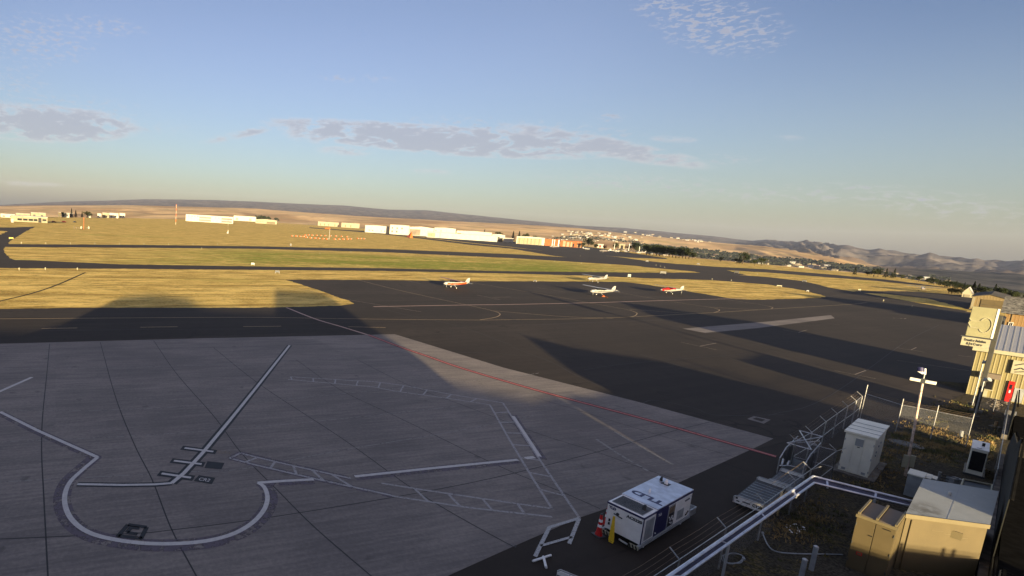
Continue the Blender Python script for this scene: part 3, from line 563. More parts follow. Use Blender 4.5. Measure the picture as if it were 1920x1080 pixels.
def wing(x0, x1, h, label, prof_=None):
    f = lambda x: .669*x-1.25
    a = math.atan(.669); L = (x1-x0)/cos(a)
    w = thing('wing_wall', (x0, f(x0), 0), a, label, 'building')
    pl = prof_ or [(x0, h), (x1, h)]
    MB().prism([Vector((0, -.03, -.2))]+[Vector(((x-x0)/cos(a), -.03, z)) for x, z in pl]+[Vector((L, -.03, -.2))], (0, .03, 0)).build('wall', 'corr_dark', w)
    mb = MB()
    for (xa, za), (xb, zb) in zip(pl[:-1], pl[1:]): mb.bar(((xa-x0)/cos(a), -.1, za+.05), ((xb-x0)/cos(a), -.1, zb+.05), .08, .06)
    mb.build('coping', 'matt_black', w)
    MB().box2((0, -7, -.2), (L, -.21, .5)).build('lower_roof', 'matt_black', w)  # near black slab added so the ground behind the wall reads dark
    MB().box2((0, .02, 0), (L, .30, .45)).build('footing', 'concrete_pad', w)
    return w
wing(35.6, 57.8, 4.9, 'dark corrugated wall at the right edge of the picture, its top shaped for its shadow', [(35.6, 4.0), (40, 6.0), (43.5, 4.9), (51.5, 3.7), (54, 2.7), (57.8, 1.2)])  # wall top sloped to shape the wedge of shadow on the asphalt
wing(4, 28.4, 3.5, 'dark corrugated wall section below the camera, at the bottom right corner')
wing(28.5, 35.5, 1.1, 'low dark corrugated wall section beside the tan shed')  # height kept down so sunlight reaches the tan shed
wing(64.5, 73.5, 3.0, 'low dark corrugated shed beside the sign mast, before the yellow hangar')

# ------------------------------------------------------------------ helper: box like building set by two base corners seen in the photo
def wallpanel(mb, x0, x1, z0, z1, y=-.02, t=.06): mb.box2((x0, y-t, z0), (x1, y, z1)); return mb
def building(name, label, pl, pr, top, depth, mat='white_wall', roofmat='roof_white', gable=0, group=None, cat='building', clamp=True, rooflip=.25):
    A, B = (gcl(*pl), gcl(*pr)) if clamp else (G(*pl), G(*pr))
    if clamp:
        m_ = (A.length+B.length)/2 if max(A.length, B.length) < 1.6*min(A.length, B.length) else min(A.length, B.length)*1.1
        A = A.normalized()*m_; B = B.normalized()*m_
    else:
        k_ = min(range(1, 4000), key=lambda k: abs(proj(A+V*(k*.02))[0]-pr[0])); B = A+V*(k_*.02)
    L = (B-A).length; rz = math.atan2(B.y-A.y, B.x-A.x); m = (A+B)/2; h = max(1.5, zat(m.x, m.y, top)) if not isinstance(top, tuple) else top[0]
    t = thing(name, A, rz, label, cat, group)
    poly = [(0, 0, -.3), (L, 0, -.3), (L, 0, h), (0, 0, h)] if not gable else [(0, 0, -.3), (L, 0, -.3), (L, 0, h), (L*.5, 0, h+gable), (0, 0, h)]
    MB().prism([Vector(p) for p in poly], (0, depth, 0)).build('wall', mat, t)
    e = rooflip; mb = MB(); k = .03*L if L < 10 else .3
    if gable:
        for s in (0, 1):
            a, b = (-k, L*.5) if s == 0 else (L*.5, L+k); za, zb = (h-.02-gable*k/(L/2), h+gable) if s == 0 else (h+gable, h-.02-gable*k/(L/2))
            mb.prism([Vector((a, -k, za+.01)), Vector((b, -k, zb+.01)), Vector((b, -k, zb+e)), Vector((a, -k, za+e))], (0, depth+2*k, 0))
    else: mb.box2((-k, -k, h+.005), (L+k, depth+k, h+e))
    mb.build('roof', roofmat, t)
    return t, L, h
def openings(t, rects, L, h, mat='glass', nm='window', frame=None):
    for (a, b, c, d) in rects:
        o = wallpanel(MB(), a*L, b*L, c*h, d*h, -.02, .12).build(nm, mat, t)
        if frame:
            m = MB(); w = .012*L if frame is True else frame
            m.box2((a*L-w, -.17, d*h), (b*L+w, -.03, d*h+w)); m.box2((a*L-w, -.17, c*h), (a*L, -.03, d*h)); m.box2((b*L, -.17, c*h), (b*L+w, -.03, d*h)); m.build('frame', 'white_paint', o)

# far left buildings
t, L, h = building('airport_building', 'low cream building with a row of windows and dark doorway, at far left', (20, 417), (89, 416.5), 406, 22, 'cream_wall', 'roof_white')
openings(t, [(.18, .30, .25, .6), (.33, .45, .25, .6), (.48, .60, .25, .6), (.62, .72, .25, .6), (.86, .97, .35, .65)], L, h); openings(t, [(.745, .83, .02, .85)], L, h, 'black', 'door')
t, L, h = building('storage_box', 'small white block at the left end of the low cream building', (21, 417.3), (25.5, 417.2), 411, 4, 'white_wall')
openings(t, [(.2, .8, .05, .6)], L, h, 'grey_paint', 'door')
t, L, h = building('hangar', 'twin white hangar with four dark slots in two bays, behind the striped mast', (348, 416.5), (437, 418), 404.5, 40, 'white_wall', 'roof_white')
openings(t, [(.28, .53, .12, .40), (.28, .53, .52, .80), (.75, .975, .10, .38), (.75, .975, .50, .78)], L, h, 'black', 'door'); openings(t, [(.05, .07, .74, .8), (.12, .14, .74, .8), (.18, .20, .74, .8), (.24, .26, .74, .8), (.62, .64, .7, .76), (.68, .70, .7, .76)], L, h, 'glass')
t, L, h = building('hangar', 'small cream hangar with a low gable and wide door, right of the dark trees', (479, 419.6), (519, 420), 412.5, 20, 'cream_wall', 'roof_white', gable=2)
openings(t, [(.52, .92, .05, .6)], L, h, 'tan_wall', 'door'); openings(t, [(.08, .12, .5, .62), (.2, .24, .5, .62), (.32, .36, .5, .62)], L, h)
t, L, h = building('warehouse', 'long low white roof line just right of the twin hangar', (438, 410), (480, 411), 405.5, 20, 'white_wall', 'roof_white')
openings(t, [(.1, .2, .1, .6), (.7, .8, .1, .6)], L, h, 'cream_wall', 'door')
for i, (a, b, y, tp, mt_, lb) in enumerate([(1, 28, 406, 401.5, 'white_wall', 'small pale building at the extreme left of the far skyline'), (30, 56, 405.5, 400.5, 'cream_wall', 'pale grey block behind the low cream building'), (58, 86, 404.5, 399, 'cream_wall', 'cream block behind the low building, second from the left'),
      (109, 114.5, 404, 398, 'tan_wall', 'narrow orange tan building left of the conifers on the skyline'), (115.5, 130, 404.5, 399.5, 'white_wall', 'white building directly left of the tallest far conifer'), (131, 137, 404, 399.8, 'white_wall', 'little white shed under the two far conifers'),
      (162.5, 170, 404, 399.5, 'white_wall', 'little white shed right of the far conifers'), (182.5, 190, 404.2, 400.5, 'white_wall', 'first white roof of the long row beyond the left field'), (192, 204, 404.3, 399.3, 'cream_wall', 'second roof of the long row beyond the left field'), (205, 222, 404.5, 399.8, 'white_wall', 'widest white roof of the long row beyond the left field'), (224, 234.5, 404.7, 400, 'white_wall', 'last white roof of the long row beyond the left field')]):
    t, L, h = building('distant_building', lb, (a, y+2), (b, y+2), tp, 12, mt_, 'roof_white', group='pale buildings along the far left skyline')
    openings(t, [(.15, .3, .2, .55), (.65, .8, .2, .55)], L, h, 'dark_grey')
t, L, h = building('warehouse', 'long pale cream sheds in the middle distance beyond the field', (596, 421), (635, 422), 416.5, 20, 'cream_wall', 'roof_white')
openings(t, [(.1, .14, .1, .6), (.3, .34, .1, .6), (.5, .54, .1, .6), (.8, .84, .1, .6)], L, h, 'tan_wall', 'door')
t, L, h = building('warehouse', 'second pale cream shed row, nearer the white hangars', (640, 422.5), (674, 424), 418.5, 18, 'cream_wall', 'roof_white')
openings(t, [(.2, .25, .1, .6), (.5, .55, .1, .6)], L, h, 'tan_wall', 'door')
# the hangar row
t, L, h = building('hangar', 'leftmost big white hangar of the row, with four small windows', (684, 435), (729, 438.5), 423.5, 40, 'white_wall', 'roof_white', gable=.5)
openings(t, [(.16, .20, .25, .38), (.30, .34, .25, .38), (.66, .70, .25, .38), (.80, .84, .25, .38)], L, h)
t, L, h = building('hangar', 'pale two storey hangar front between the leftmost and the pink doored hangar', (730, 438.6), (766, 441), 422.5, 40, 'white_wall', 'roof_white', gable=.5)
openings(t, [(.1, .16, .2, .4), (.1, .16, .6, .75), (.35, .41, .2, .4), (.35, .41, .6, .75), (.6, .66, .6, .75)], L, h)
t, L, h = building('hangar', 'white gabled hangar with a large pinkish door behind the orange marker', (766.5, 441), (812, 444), 427, 40, 'white_wall', 'roof_white', gable=2)
openings(t, [(.02, .46, .05, .78)], L, h, 'housewall', 'door')
t, L, h = building('hangar', 'wide white hangar behind the long low white hangar', (813, 443), (853, 446), 428, 30, 'white_wall', 'roof_white', gable=1)
openings(t, [(.06, .10, .62, .72), (.30, .34, .62, .72)], L, h)
t, L, h = building('hangar', 'long pale hangar behind the low white one, with a ribbed door on its left', (855, 446), (921, 449.5), 434.5, 30, 'white_wall', 'roof_white', gable=1)
openings(t, [(.02, .14, .1, .7)], L, h, 'tan_wall', 'door')
t, L, h = building('hangar', 'long low bright white row hangar with a cream office at its left end', (800, 445), (932, 453.2), 438.6, 12, 'white_wall', 'roof_dark')
openings(t, [(.01, .12, .1, .85)], L, h, 'cream_wall', 'door'); openings(t, [(.19, .195, .05, .9)], L, h, 'dark_grey', 'downpipe')
t, L, h = building('garage', 'dark doored garage between the long low hangar and the white truck box', (932.5, 453.4), (942, 453.8), 446, 8, 'dark_grey', 'roof_dark')
openings(t, [(.1, .9, .02, .8)], L, h, 'black', 'door')
t, L, h = building('office', 'white office block with dark lettering in the hangar row', (943, 454), (962, 455), 446.5, 8, 'white_wall', 'roof_white')
text('Express', h*.30, 'dark_grey', t, (L*.6, -.05, h*.55), (1, 0, 0), (0, 0, 1))
t, L, h = building('office', 'white gabled roof standing behind the white office block', (922, 448), (946, 450.5), 440.5, 10, 'white_wall', 'roof_white', gable=2)
openings(t, [(.3, .6, .1, .6)], L, h, 'dark_grey', 'door')
t, L, h = building('hangar', 'hangar closed by a wide row of ribbed cream sliding doors', (967.5, 456.5), (1020, 460.5), 444.8, 30, 'white_wall', 'roof_white', gable=.8)
for k in range(8): openings(t, [(.04+k*.108, .04+k*.108+.10, .02, .86)], L, h, 'hangar_door', 'sliding_door')
t, L, h = building('brick_building', 'orange brick building with two white pilasters, beside the cream door hangar', (1021, 460.5), (1048, 462), 448.5, 15, 'brick_orange', 'roof_dark')
openings(t, [(.50, .54, .02, .97), (.64, .68, .02, .97), (.92, .98, .02, .97)], L, h, 'white_paint', 'pilaster'); openings(t, [(.55, .63, .05, .9)], L, h, 'tan_wall', 'door')
t, L, h = building('brick_building', 'brown and cream striped low building at the right end of the hangar row', (1050, 462), (1090, 464.5), 451.8, 15, 'brick_orange', 'roof_dark')
openings(t, [(.12, .24, .02, .9), (.30, .42, .02, .8), (.48, .56, .02, .8), (.80, .83, .02, .8), (.92, .97, .02, .8)], L, h, 'cream_wall', 'pilaster'); openings(t, [(.58, .66, .05, .6), (.84, .90, .05, .6)], L, h, 'black', 'door')
t, L, h = building('shed', 'small white and red building among the far parked planes', (1120, 463.5), (1131, 464.5), 457.5, 6, 'white_wall', 'housewall')
openings(t, [(.3, .6, .1, .7)], L, h, 'red', 'door')
t, L, h = building('gate_frame_building', 'small pale building with a tall opening behind the far planes', (1160, 467), (1171, 468), 457.5, 5, 'cream_wall', 'roof_white')
openings(t, [(.3, .7, .02, .8)], L, h, 'black', 'door')

# right hand buildings
def placed(name, label, x, y, rz, L, D, h, mat, roofmat, gable=0, group=None, cat='building', rise=0):
    t = thing(name, (x, y, 0), rz, label, cat, group); return t
t, L, h = building('hangar', 'big tan gabled hangar with a wide panelled door, behind the tall sign', (1817, 579), (1885, 590), 559, 40, 'corr_tan', 'roof_dark', gable=1.0, clamp=False)
openings(t, [(.28, .99, .03, .86)], L, h, 'tan_wall', 'door'); openings(t, [(.02, .10, .1, .95)], L, h, 'cream_wall', 'pilaster'); openings(t, [(.30, .98, .45, .47)], L, h, 'dark_grey', 'door_rail')
t, L, h = building('hangar', 'orange walled hangar with a speckled shingle roof at the right edge', (1880, 612), (1990, 630), 592, 30, 'corr_orange', 'shingle', clamp=False, rooflip=.3)
for o in [c for c in COL.objects if c.parent == t and c.name.startswith('roof')]: bpy.data.objects.remove(o)
zr = zat(*(t.matrix_basis @ Vector((0, 14, 0))).xy, 556)
MB().prism([Vector((-.8, -.8, h-.1)), Vector((-.8, 14, zr)), Vector((-.8, 28, h-.1))], (L+1, 0, 0)).build('roof', 'shingle', t)
openings(t, [(.10, .125, .10, .34), (.135, .16, .10, .34)], L, h, 'black', 'window', frame=.08); openings(t, [(.115, .12, .02, .95)], L, h, 'cream_wall', 'downpipe')
t, L, h = building('shed', 'small white gabled shed in front of the conifers, left of the tan hangar', (1803, 556.5), (1822, 559), 550, 10, 'sign_white', 'roof_white', gable=2.5, clamp=False)
openings(t, [(.2, .8, .05, .7)], L, h, 'cream_wall', 'door')
t, L, h = building('shed', 'dark block added for the dark gap between the orange hangar and the yellow hangar', (1864, 614), (1881, 617), 598, 10, 'dark_grey', 'roof_dark', clamp=False)  # dark block added to stand in for the gap between the hangars
openings(t, [(.1, .9, .02, .8)], L, h, 'black', 'door')

# yellow corrugated hangar with the red door
hy = thing('metal_hangar', (81.0, 56.6, 0), UA-pi/2, 'yellow corrugated hangar with ribbed metal roof and red door, behind the sign mast', 'building')
hx = lambda px, py: None
HW = 26; hh = 5.3
R = hy.rotation_euler.z; Rm = Matrix.Rotation(-R, 3, 'Z')
def loc(px, z):                       # x along the front wall of what is seen at image column px at height z
    best = min((abs(proj(Vector((81.0, 56.6, 0))+Vector((cos(R), sin(R), 0))*s+Vector((0, 0, z)))[0]-px), s) for s in [k*.02 for k in range(-50, 600)]); return best[1]
back = Vector((-sin(R), cos(R), 0))
rb = Vector((81.0, 56.6, 0))+back*10
zr = zat(rb.x, rb.y, 607)
MB().prism([Vector((0, 0, -.2)), Vector((0, 10, -.2)), Vector((0, 10, zr-.25)), Vector((0, 0, hh))], (HW, 0, 0)).build('wall', 'corr_yellow', hy)
MB().prism([Vector((-.25, -.35, hh+.02)), Vector((-.25, 10, zr)), Vector((-.25, 10, zr+.15)), Vector((-.25, -.35, hh+.22))], (HW+.5, 0, 0)).build('roof', 'corr_roof', hy)
MB().box2((-.3, -.5, hh-.10), (HW, -.36, hh+.30)).build('gutter', 'sign_white', hy)
b1 = loc(1877, 2.5)
MB().box2((.6, -.9, 2.35), (b1, -.03, 2.9)).build('awning', 'housewall', hy)
o = MB().box2((loc(1842, 1.5), -.10, 1.0), (b1-.4, -.02, 2.3)).build('opening', 'black', hy); MB().box2((loc(1842, 1.5)-.12, -.14, .9), (b1-.3, -.03, 1.0)).build('sill', 'sign_white', o)
MB().box2((loc(1843, .5), -.08, .05), (b1-.6, -.02, .85)).build('panel', 'sign_white', hy)
s0 = loc(1889, 1.5); s1 = loc(1900, 1.5); dw = s1-s0
o = MB().box2((s0, -.14, .05), (s1, -.04, 2.35)).build('door', 'red', hy); MB().box2((s0+dw*.3, -.17, 1.5), (s0+dw*.7, -.15, 2.0)).build('window', 'glass', o); MB().box2((s0+dw*.35, -.17, 1.05), (s0+dw*.6, -.15, 1.35)).build('notice', 'white_paint', o)
MB().box2((s1+dw*.15, -.12, .15), (s1+dw*1.8, -.04, 1.7)).build('panel', 'grey_paint', hy)
w0 = loc(1896, 3.6)
sb = MB().box2((w0, -.22, 3.25), (w0+3.4, -.06, 4.75)).build('sign_board', 'sign_white', hy)
mb = MB()
for l in ([(.25, .45), (.6, .75), (.8, .6), (1.1, .9), (1.35, .62), (1.7, 1.05), (2.0, .7), (2.5, 1.15), (3.0, .8)], [(.2, .95), (.7, 1.25), (1.0, 1.3)], [(.3, .2), (.9, .42), (1.3, .28), (1.9, .5)]):
    for a, b in zip(l[:-1], l[1:]): mb.bar((w0+a[0], -.24, 3.25+a[1]), (w0+b[0], -.24, 3.25+b[1]), .07)
mb.build('line_drawing', 'dark_grey', sb)

# tall sign on its mast
mb_ = Vector((72.6, 49.7, 0))
ms = thing('sign_mast', mb_, UA-pi/2, 'tall dark square mast carrying a pale sign box at the right', 'sign')
zt = zat(mb_.x, mb_.y, 592)
MB().box2((-.17, -.22, 0), (.15, .22, zt)).build('mast', 'mast_grey', ms, bev=.03); MB().box2((-.4, -.4, 0), (.4, .4, .25)).build('base_plate', 'concrete_pad', ms)
Xs = next(k*.01 for k in range(20, 400) if proj(mb_+V*(-.25-k*.01)+Vector((0, 0, 8)))[0] < 1812)
z0, z1 = zat(mb_.x-.6, mb_.y+.6, 632), zat(mb_.x-.6, mb_.y+.6, 577)
sg = MB().box2((-.25-Xs, -.5, z0), (-.10+.0, -.24, z1)).build('sign_box', 'sign_face', ms, bev=.03)
mb = MB(); W_ = Xs; c = (-.25-Xs*.32, (z0+z1)/2-.25)
for k in range(14):
    a0 = radians(150-k*21); a1 = radians(150-(k+1)*21)
    mb.bar((c[0]+Xs*.25*cos(a0), -.52, c[1]+.75*sin(a0)), (c[0]+Xs*.25*cos(a1), -.52, c[1]+.75*sin(a1)), .05)
for l in ([(-.25-Xs, c[1]+.55), (-.1-Xs, c[1]+.3), (c[0]-Xs*.24, c[1]+.35)], [(-.25-Xs, c[1]+.1), (-.05-Xs, c[1]-.35), (c[0]-Xs*.24, c[1]-.35)]):
    for a, b in zip(l[:-1], l[1:]): mb.bar((a[0], -.52, a[1]), (b[0], -.52, b[1]), .05)
mb.build('raised_emblem', 'sign_white', sg)
MB().box2((-.24, -.53, z0+.02), (-.12, -.22, z1)).build('edge_trim', 'reflective', sg)
s2 = MB().box2((-.40-Xs, -.52, z0-1.02), (-.2, -.24, z0-.14)).build('name_board', 'sign_white', ms)
text('Frontier Aviation', .36, 'dark_grey', s2, (-.33-Xs/2, -.54, z0-.42), (Xs/2.9, 0, 0), (0, 0, 1.0), bold=.012); text('& Jet Center', .36, 'dark_grey', s2, (-.33-Xs/2, -.54, z0-.78), (Xs/2.9, 0, 0), (0, 0, 1.0), bold=.012)
MB().box2((-.5-Xs, -.46, z0-.14), (.1, -.28, z0-.02)).build('bracket', 'dark_grey', ms)

# ------------------------------------------------------------------ ground power / air unit trailer
AC = thing('air_conditioning_cart', (17.785, 23.999, .022), .559, 'white wheeled air conditioning cart with big roof lettering, parked on the dark asphalt', 'ground equipment')
L, Wd, z0, Hh = 5.75, 1.60, .42, 1.44; zt = z0+Hh            # x forward along the body, y to the left; body spans y -Wd..0
MB().box2((0, -Wd, z0), (L, 0, zt)).build('body', 'white_paint', AC, bev=.02)
MB().box2((1.45, -Wd-.02, zt+.002), (L+.02, .02, zt+.05)).build('roof_panel', 'pipe_metal', AC, bev=.01)
g = MB().box2((.12, -Wd+.12, zt+.002), (1.28, -.12, zt+.03)).build('roof_grille', 'grey_paint', AC)
mb = MB()
for k in range(12): mb.box2((.15+k*.095, -Wd+.13, zt+.031), (.18+k*.095, -.13, zt+.05))
mb.build('louvre', 'dark_grey', g)
mb = MB(); mb.box2((-.025, -Wd-.025, zt-.11), (L+.025, -Wd-.005, zt-.02)); mb.box2((-.025, -Wd-.025, zt-.11), (-.005, .025, zt-.02)); mb.box2((-.025, .005, zt-.11), (L+.025, .025, zt-.02)); mb.build('dark_stripe', 'navy', AC)
mb = MB(); mb.box2((-.022, -Wd-.022, z0+.02), (.05, -Wd-.002, zt-.11)); mb.build('corner_trim', 'navy', AC)
# side panels on the right side (y = -Wd)
def side(x0, x1, a, b, mat, nm, t=.03): return MB().box2((x0, -Wd-t, z0+a), (x1, -Wd-.003, z0+b)).build(nm, mat, AC)
fr = side(.12, 1.28, .05, 1.30, 'white_paint', 'side_panel', .022); p = MB().box2((.26, -Wd-.04, z0+.16), (1.14, -Wd-.024, z0+1.2)).build('grille', 'grey_paint', fr)
p = side(1.38, 2.75, .05, 1.30, 'navy', 'dark_panel'); text('TLD', .20, 'white_paint', p, (1.75, -Wd-.035, z0+1.12), (1, 0, 0), (0, 0, 1)); MB().tube((1.5, -Wd-.03, z0+.2), (1.5, -Wd-.06, z0+.2), .04).build('knob', 'white_paint', p)
p = side(2.85, 3.65, .05, 1.25, 'grey_paint', 'control_bay', .012); MB().box2((2.95, -Wd-.03, z0+.12), (3.55, -Wd-.014, z0+.80)).build('control_opening', 'black', p); MB().box2((2.95, -Wd-.03, z0+.84), (3.55, -Wd-.014, z0+1.18)).build('control_plate', 'tarp_brown', p)
mb = MB(); random.seed(3)
for k in range(12): mb.box((3.0+random.random()*.5, -Wd-.04, z0+.2+random.random()*.5), (.06, .03, .06))
mb.build('gauge_cluster', 'reflective', p)
p = side(3.75, 5.55, .05, 1.30, 'white_paint', 'side_panel', .035); MB().box2((3.95, -Wd-.05, z0+.22), (4.75, -Wd-.037, z0+.72)).build('grille', 'grey_paint', p); MB().tube((4.75, -Wd-.045, z0+1.1), (5.25, -Wd-.045, z0+1.12), .035).build('emblem', 'dark_grey', p); MB().bar((5.1, -Wd-.05, z0+.2), (5.4, -Wd-.05, z0+.36), .05).build('handle', 'black', p)
# lettering and fittings
text('TLD', .62, 'navy', AC, (2.3, -Wd/2-.02, zt+.056), (0, 1.25, 0), (-1.15, 0, 0), bold=.02)
text('TLD', .17, 'navy', AC, (-.012, -.24, z0+1.18), (0, -1, 0), (0, 0, 1), bold=.01); text('ACS220', .20, 'dark_grey', AC, (-.012, -Wd+.38, z0+1.12), (0, -1, 0), (0, 0, 1), bold=.008)
mb = MB(); mb.bar((-.02, -.33, z0+.95), (-.02, -.72, z0+.88), .02, .05); mb.tube((-.005, -.50, z0+1.0), (-.02, -.50, z0+1.0), .07, n=12); mb.build('emblem', 'dark_grey', AC)
mb = MB(); mb.box2((-.015, -.22, z0+.44), (0, -.14, z0+.58)); mb.box2((-.015, -.22, z0+.25), (0, -.14, z0+.39)); mb.tube((0, -.34, z0+.3), (-.02, -.34, z0+.3), .045, n=12); mb.build('socket', 'black', AC)
for (x, y, r, hgt, mt_) in ((.75, -Wd+.32, .10, .16, 'dark_grey'), (3.0, -.62, .06, .14, 'reflective'), (5.2, -.32, .08, .16, 'dark_grey'), (5.0, -.62, .09, .20, 'reflective')):
    MB().tube((x, y, zt+.04), (x, y, zt+hgt+.04), r, r*.8).tube((x, y, zt+hgt+.04), (x+.08, y, zt+hgt+.08), r*.6).build('exhaust_stack', mt_, AC)
MB().box2((4.8, -.80, zt+.052), (5.2, -.45, zt+.058)).build('soot_plate', 'black', AC)
mb = MB(); mb.box2((-.18, -Wd-.05, z0-.16), (L+.1, -Wd+.06, z0-.005)); mb.box2((-.18, -.06, z0-.16), (L+.1, .05, z0-.005)); mb.box2((.8, -Wd+.07, z0-.18), (1.0, -.07, z0-.02)); mb.box2((4.6, -Wd+.07, z0-.18), (4.8, -.07, z0-.02)); mb.build('chassis', 'grey_paint', AC)
mb = MB(); mb.box2((L+.02, -Wd-.05, z0-.10), (L+.85, .05, z0-.02)); mb.box2((L+.81, -Wd-.05, z0-.02), (L+.85, .05, z0+.28)); mb.box2((L+.02, -Wd-.05, z0-.02), (L+.80, -Wd-.01, z0+.28)); mb.box2((L+.02, .01, z0-.02), (L+.80, .05, z0+.28)); mb.build('rear_tray', 'galvanised', AC)
for s in (0, 1):
    y0 = -Wd-.05 if s == 0 else -.35
    bp = MB().box2((-.24, y0, z0-.20), (-.19, y0+.40, z0-.02)).build('bumper', 'sign_white', AC); mb = MB()
    for k in range(3): mb.bar((-.25, y0+.05+k*.14, z0-.2), (-.25, y0+.12+k*.14, z0-.02), .02, .055)
    mb.build('hazard_stripe', 'black', bp)
for x in (.55, 4.9):
    for y in (-Wd+.12, -.12):
        w = MB().tube((x, y-.09, .20), (x, y+.09, .20), .20, n=20).build('wheel', 'tyre', AC, smooth=False); MB().tube((x, y-.10, .20), (x, y+.10, .20), .10, n=14).build('rim', 'reflective', w)
tb = MB().prism([Vector((-.34, -.66, .10)), Vector((-.34, -.54, z0+.98)), Vector((-.34, -.46, z0+.98)), Vector((-.34, -.42, .10))], (-.06, 0, 0)).build('tow_bar', 'yellow', AC); mb = MB()
mb.tube((-.37, -.62, .14), (-.37, -.62, .02), .03).tube((-.37, -.46, .14), (-.37, -.46, .02), .03).tube((-.37, -.62, .03), (-.37, -.46, .03), .03); mb.build('tow_eye', 'yellow', tb)
MB().tube((-.05, -.75, .22), (-.1, -1.15, .2), .05).build('coupling', 'galvanised', AC)

# delineator cones
def cone(px, py, label, h=1.15, sc=1):
    p = G(px, py, .022); t = thing('traffic_cone', p, .3, label, 'traffic cone', 'orange delineator cones beside the white cart')
    MB().box2((-.24*sc, -.24*sc, 0), (.24*sc, .24*sc, .05)).build('base', 'dark_grey', t, bev=.01)
    MB().tube((0, 0, .05), (0, 0, .33), .17*sc, .11*sc, 16).tube((0, 0, .33), (0, 0, h), .11*sc, .06*sc, 16).build('body', 'orange' if 0 else 'red', t)
    for a, b in ((.48, .62), (.76, .90)):
        r = lambda z: .11*sc-(z-.33)/(h-.33)*.05*sc+.004
        MB().tube((0, 0, a), (0, 0, b), r(a), r(b), 16).build('band', 'reflective', t)
    MB().tube((0, 0, h), (0, 0, h+.06), .07*sc, .05*sc, 12).tube((0, 0, h+.03), (.08, .0, h+.12), .015).build('handle', 'dark_grey', t)
cone(1122, 1004, 'red delineator cone with two white bands before the front of the white cart')
cone(1136, 985, 'red delineator cone half hidden behind the far corner of the white cart', 1.1)

# ------------------------------------------------------------------ baggage carts
def cart(pa, pb, length, label, txt=None, z=.75, tow=False):
    A, B = G(*pa, z), G(*pb, z); w = next(k*.01 for k in range(30, 400) if proj(A+V*(k*.01))[0] > pb[0] or k == 399) if pb[0] > pa[0] else (B-A).length; rz = UA-pi/2 if pb[0] > pa[0] else math.atan2((B-A).y, (B-A).x); t = thing('baggage_cart', (A.x, A.y, .03), rz, label, 'baggage cart', 'flat baggage carts parked along the fence'); z -= .03
    dk = MB().box2((0, .06, z-.30), (w, length-.06, z-.20)).build('deck', 'dark_grey', t)
    mb = MB()
    for k in range(9): mb.box2((.05, .2+k*(length-.4)/9, z-.198), (w-.05, .2+k*(length-.4)/9+.03, z-.185))
    mb.build('deck_roller', 'galvanised', dk)
    for y in (0, length-.05):
        pl = MB().prism([Vector((0, y, z-.42)), Vector((w, y, z-.42)), Vector((w, y, z-.12)), Vector((w-.12, y, z)), Vector((.12, y, z)), Vector((0, y, z-.12))], (0, .05, 0)).build('end_plate', 'white_paint', t)
        MB().pipe([(0, y-.03, z-.42), (0, y-.03, z-.08), (.10, y-.03, z+.03), (w-.10, y-.03, z+.03), (w, y-.03, z-.08), (w, y-.03, z-.42)], .025).build('rail', 'galvanised', pl)
        if y == 0:
            if txt: text(txt, .22, 'dark_grey', pl, (w*.78, -.035, z-.20), (.85, 0, 0), (0, 0, 1), bold=.012); MB().bar((w*.30, -.035, z-.20), (w*.55, -.035, z-.20), .02, .06).build('emblem', 'dark_grey', pl); MB().box2((w*.06, -.03, z-.16), (w*.13, -.005, z-.06)).box2((w*.10, -.03, z-.30), (w*.2, -.005, z-.24)).build('marking', 'dark_grey', pl)
    for x in (.15, w-.15):
        for y in (.5, length-.5):
            q = MB().tube((x-.06, y, .2), (x+.06, y, .2), .2, n=16).build('wheel', 'tyre', t); MB().tube((x-.07, y, .2), (x+.07, y, .2), .09, n=10).build('rim', 'galvanised', q)
    MB().box2((w*.3, .1, z-.40), (w*.7, length-.1, z-.31)).build('chassis', 'grey_paint', t)
    MB().box2((w*.25, .05, .25), (w*.42, .3, z-.42)).box2((w*.58, .05, .25), (w*.75, .3, z-.42)).build('axle_block', 'galvanised', t)
    if tow:
        MB().tube((w*.3, -.05, z-.35), (w*.3-.15, -.8, .5), .035).tube((w*.3-.6, -.75, .5), (w*.3+.3, -.85, .5), .03).build('tow_handle', 'white_paint', t)
    return t
cart((1377, 928), (1434, 946), 4.7, 'flat baggage cart with white end plate lettered in black, beside the fence', 'C128')
cart((1441, 897), (1487, 912), 3.0, 'flat baggage cart behind the lettered one, with a plain white end plate')
cart((1100, 1090), (1046, 1068), 3.0, 'white ended baggage cart cut off by the bottom edge of the picture', tow=False)
p = thing('tow_bar', G(1021, 1050, .03), .3, 'white painted T shaped tow bar lying at the bottom of the asphalt', 'tow bar'); q0, q1, q2, q3 = [G(*k, .1)-G(1021, 1050, .03) for k in ((999, 1052), (1033, 1041), (1019, 1044), (1024, 1064))]
Rr = Matrix.Rotation(-.3, 3, 'Z'); MB().tube(Rr @ q0, Rr @ q1, .05).build('handle', 'white_paint', p); MB().tube(Rr @ q2, Rr @ q3, .06).build('shaft', 'white_paint', p)

# brown load bundle between the carts
q = [G(1440, 962, .45), G(1462, 945, .45)]
t = thing('luggage_bundle', (q[0].x, q[0].y, .03), math.atan2((q[1]-q[0]).y, (q[1]-q[0]).x), 'brown slatted board leaning between cart and fence', 'board')
MB().box2((0, 0, .1), ((q[1]-q[0]).length*1.6, .08, .85)).build('board', 'wood', t); mb = MB()
for k in range(3): mb.box2((0, -.025, .2+k*.22), ((q[1]-q[0]).length*1.6, -.002, .25+k*.22))
mb.build('slat', 'tarp_brown', t)

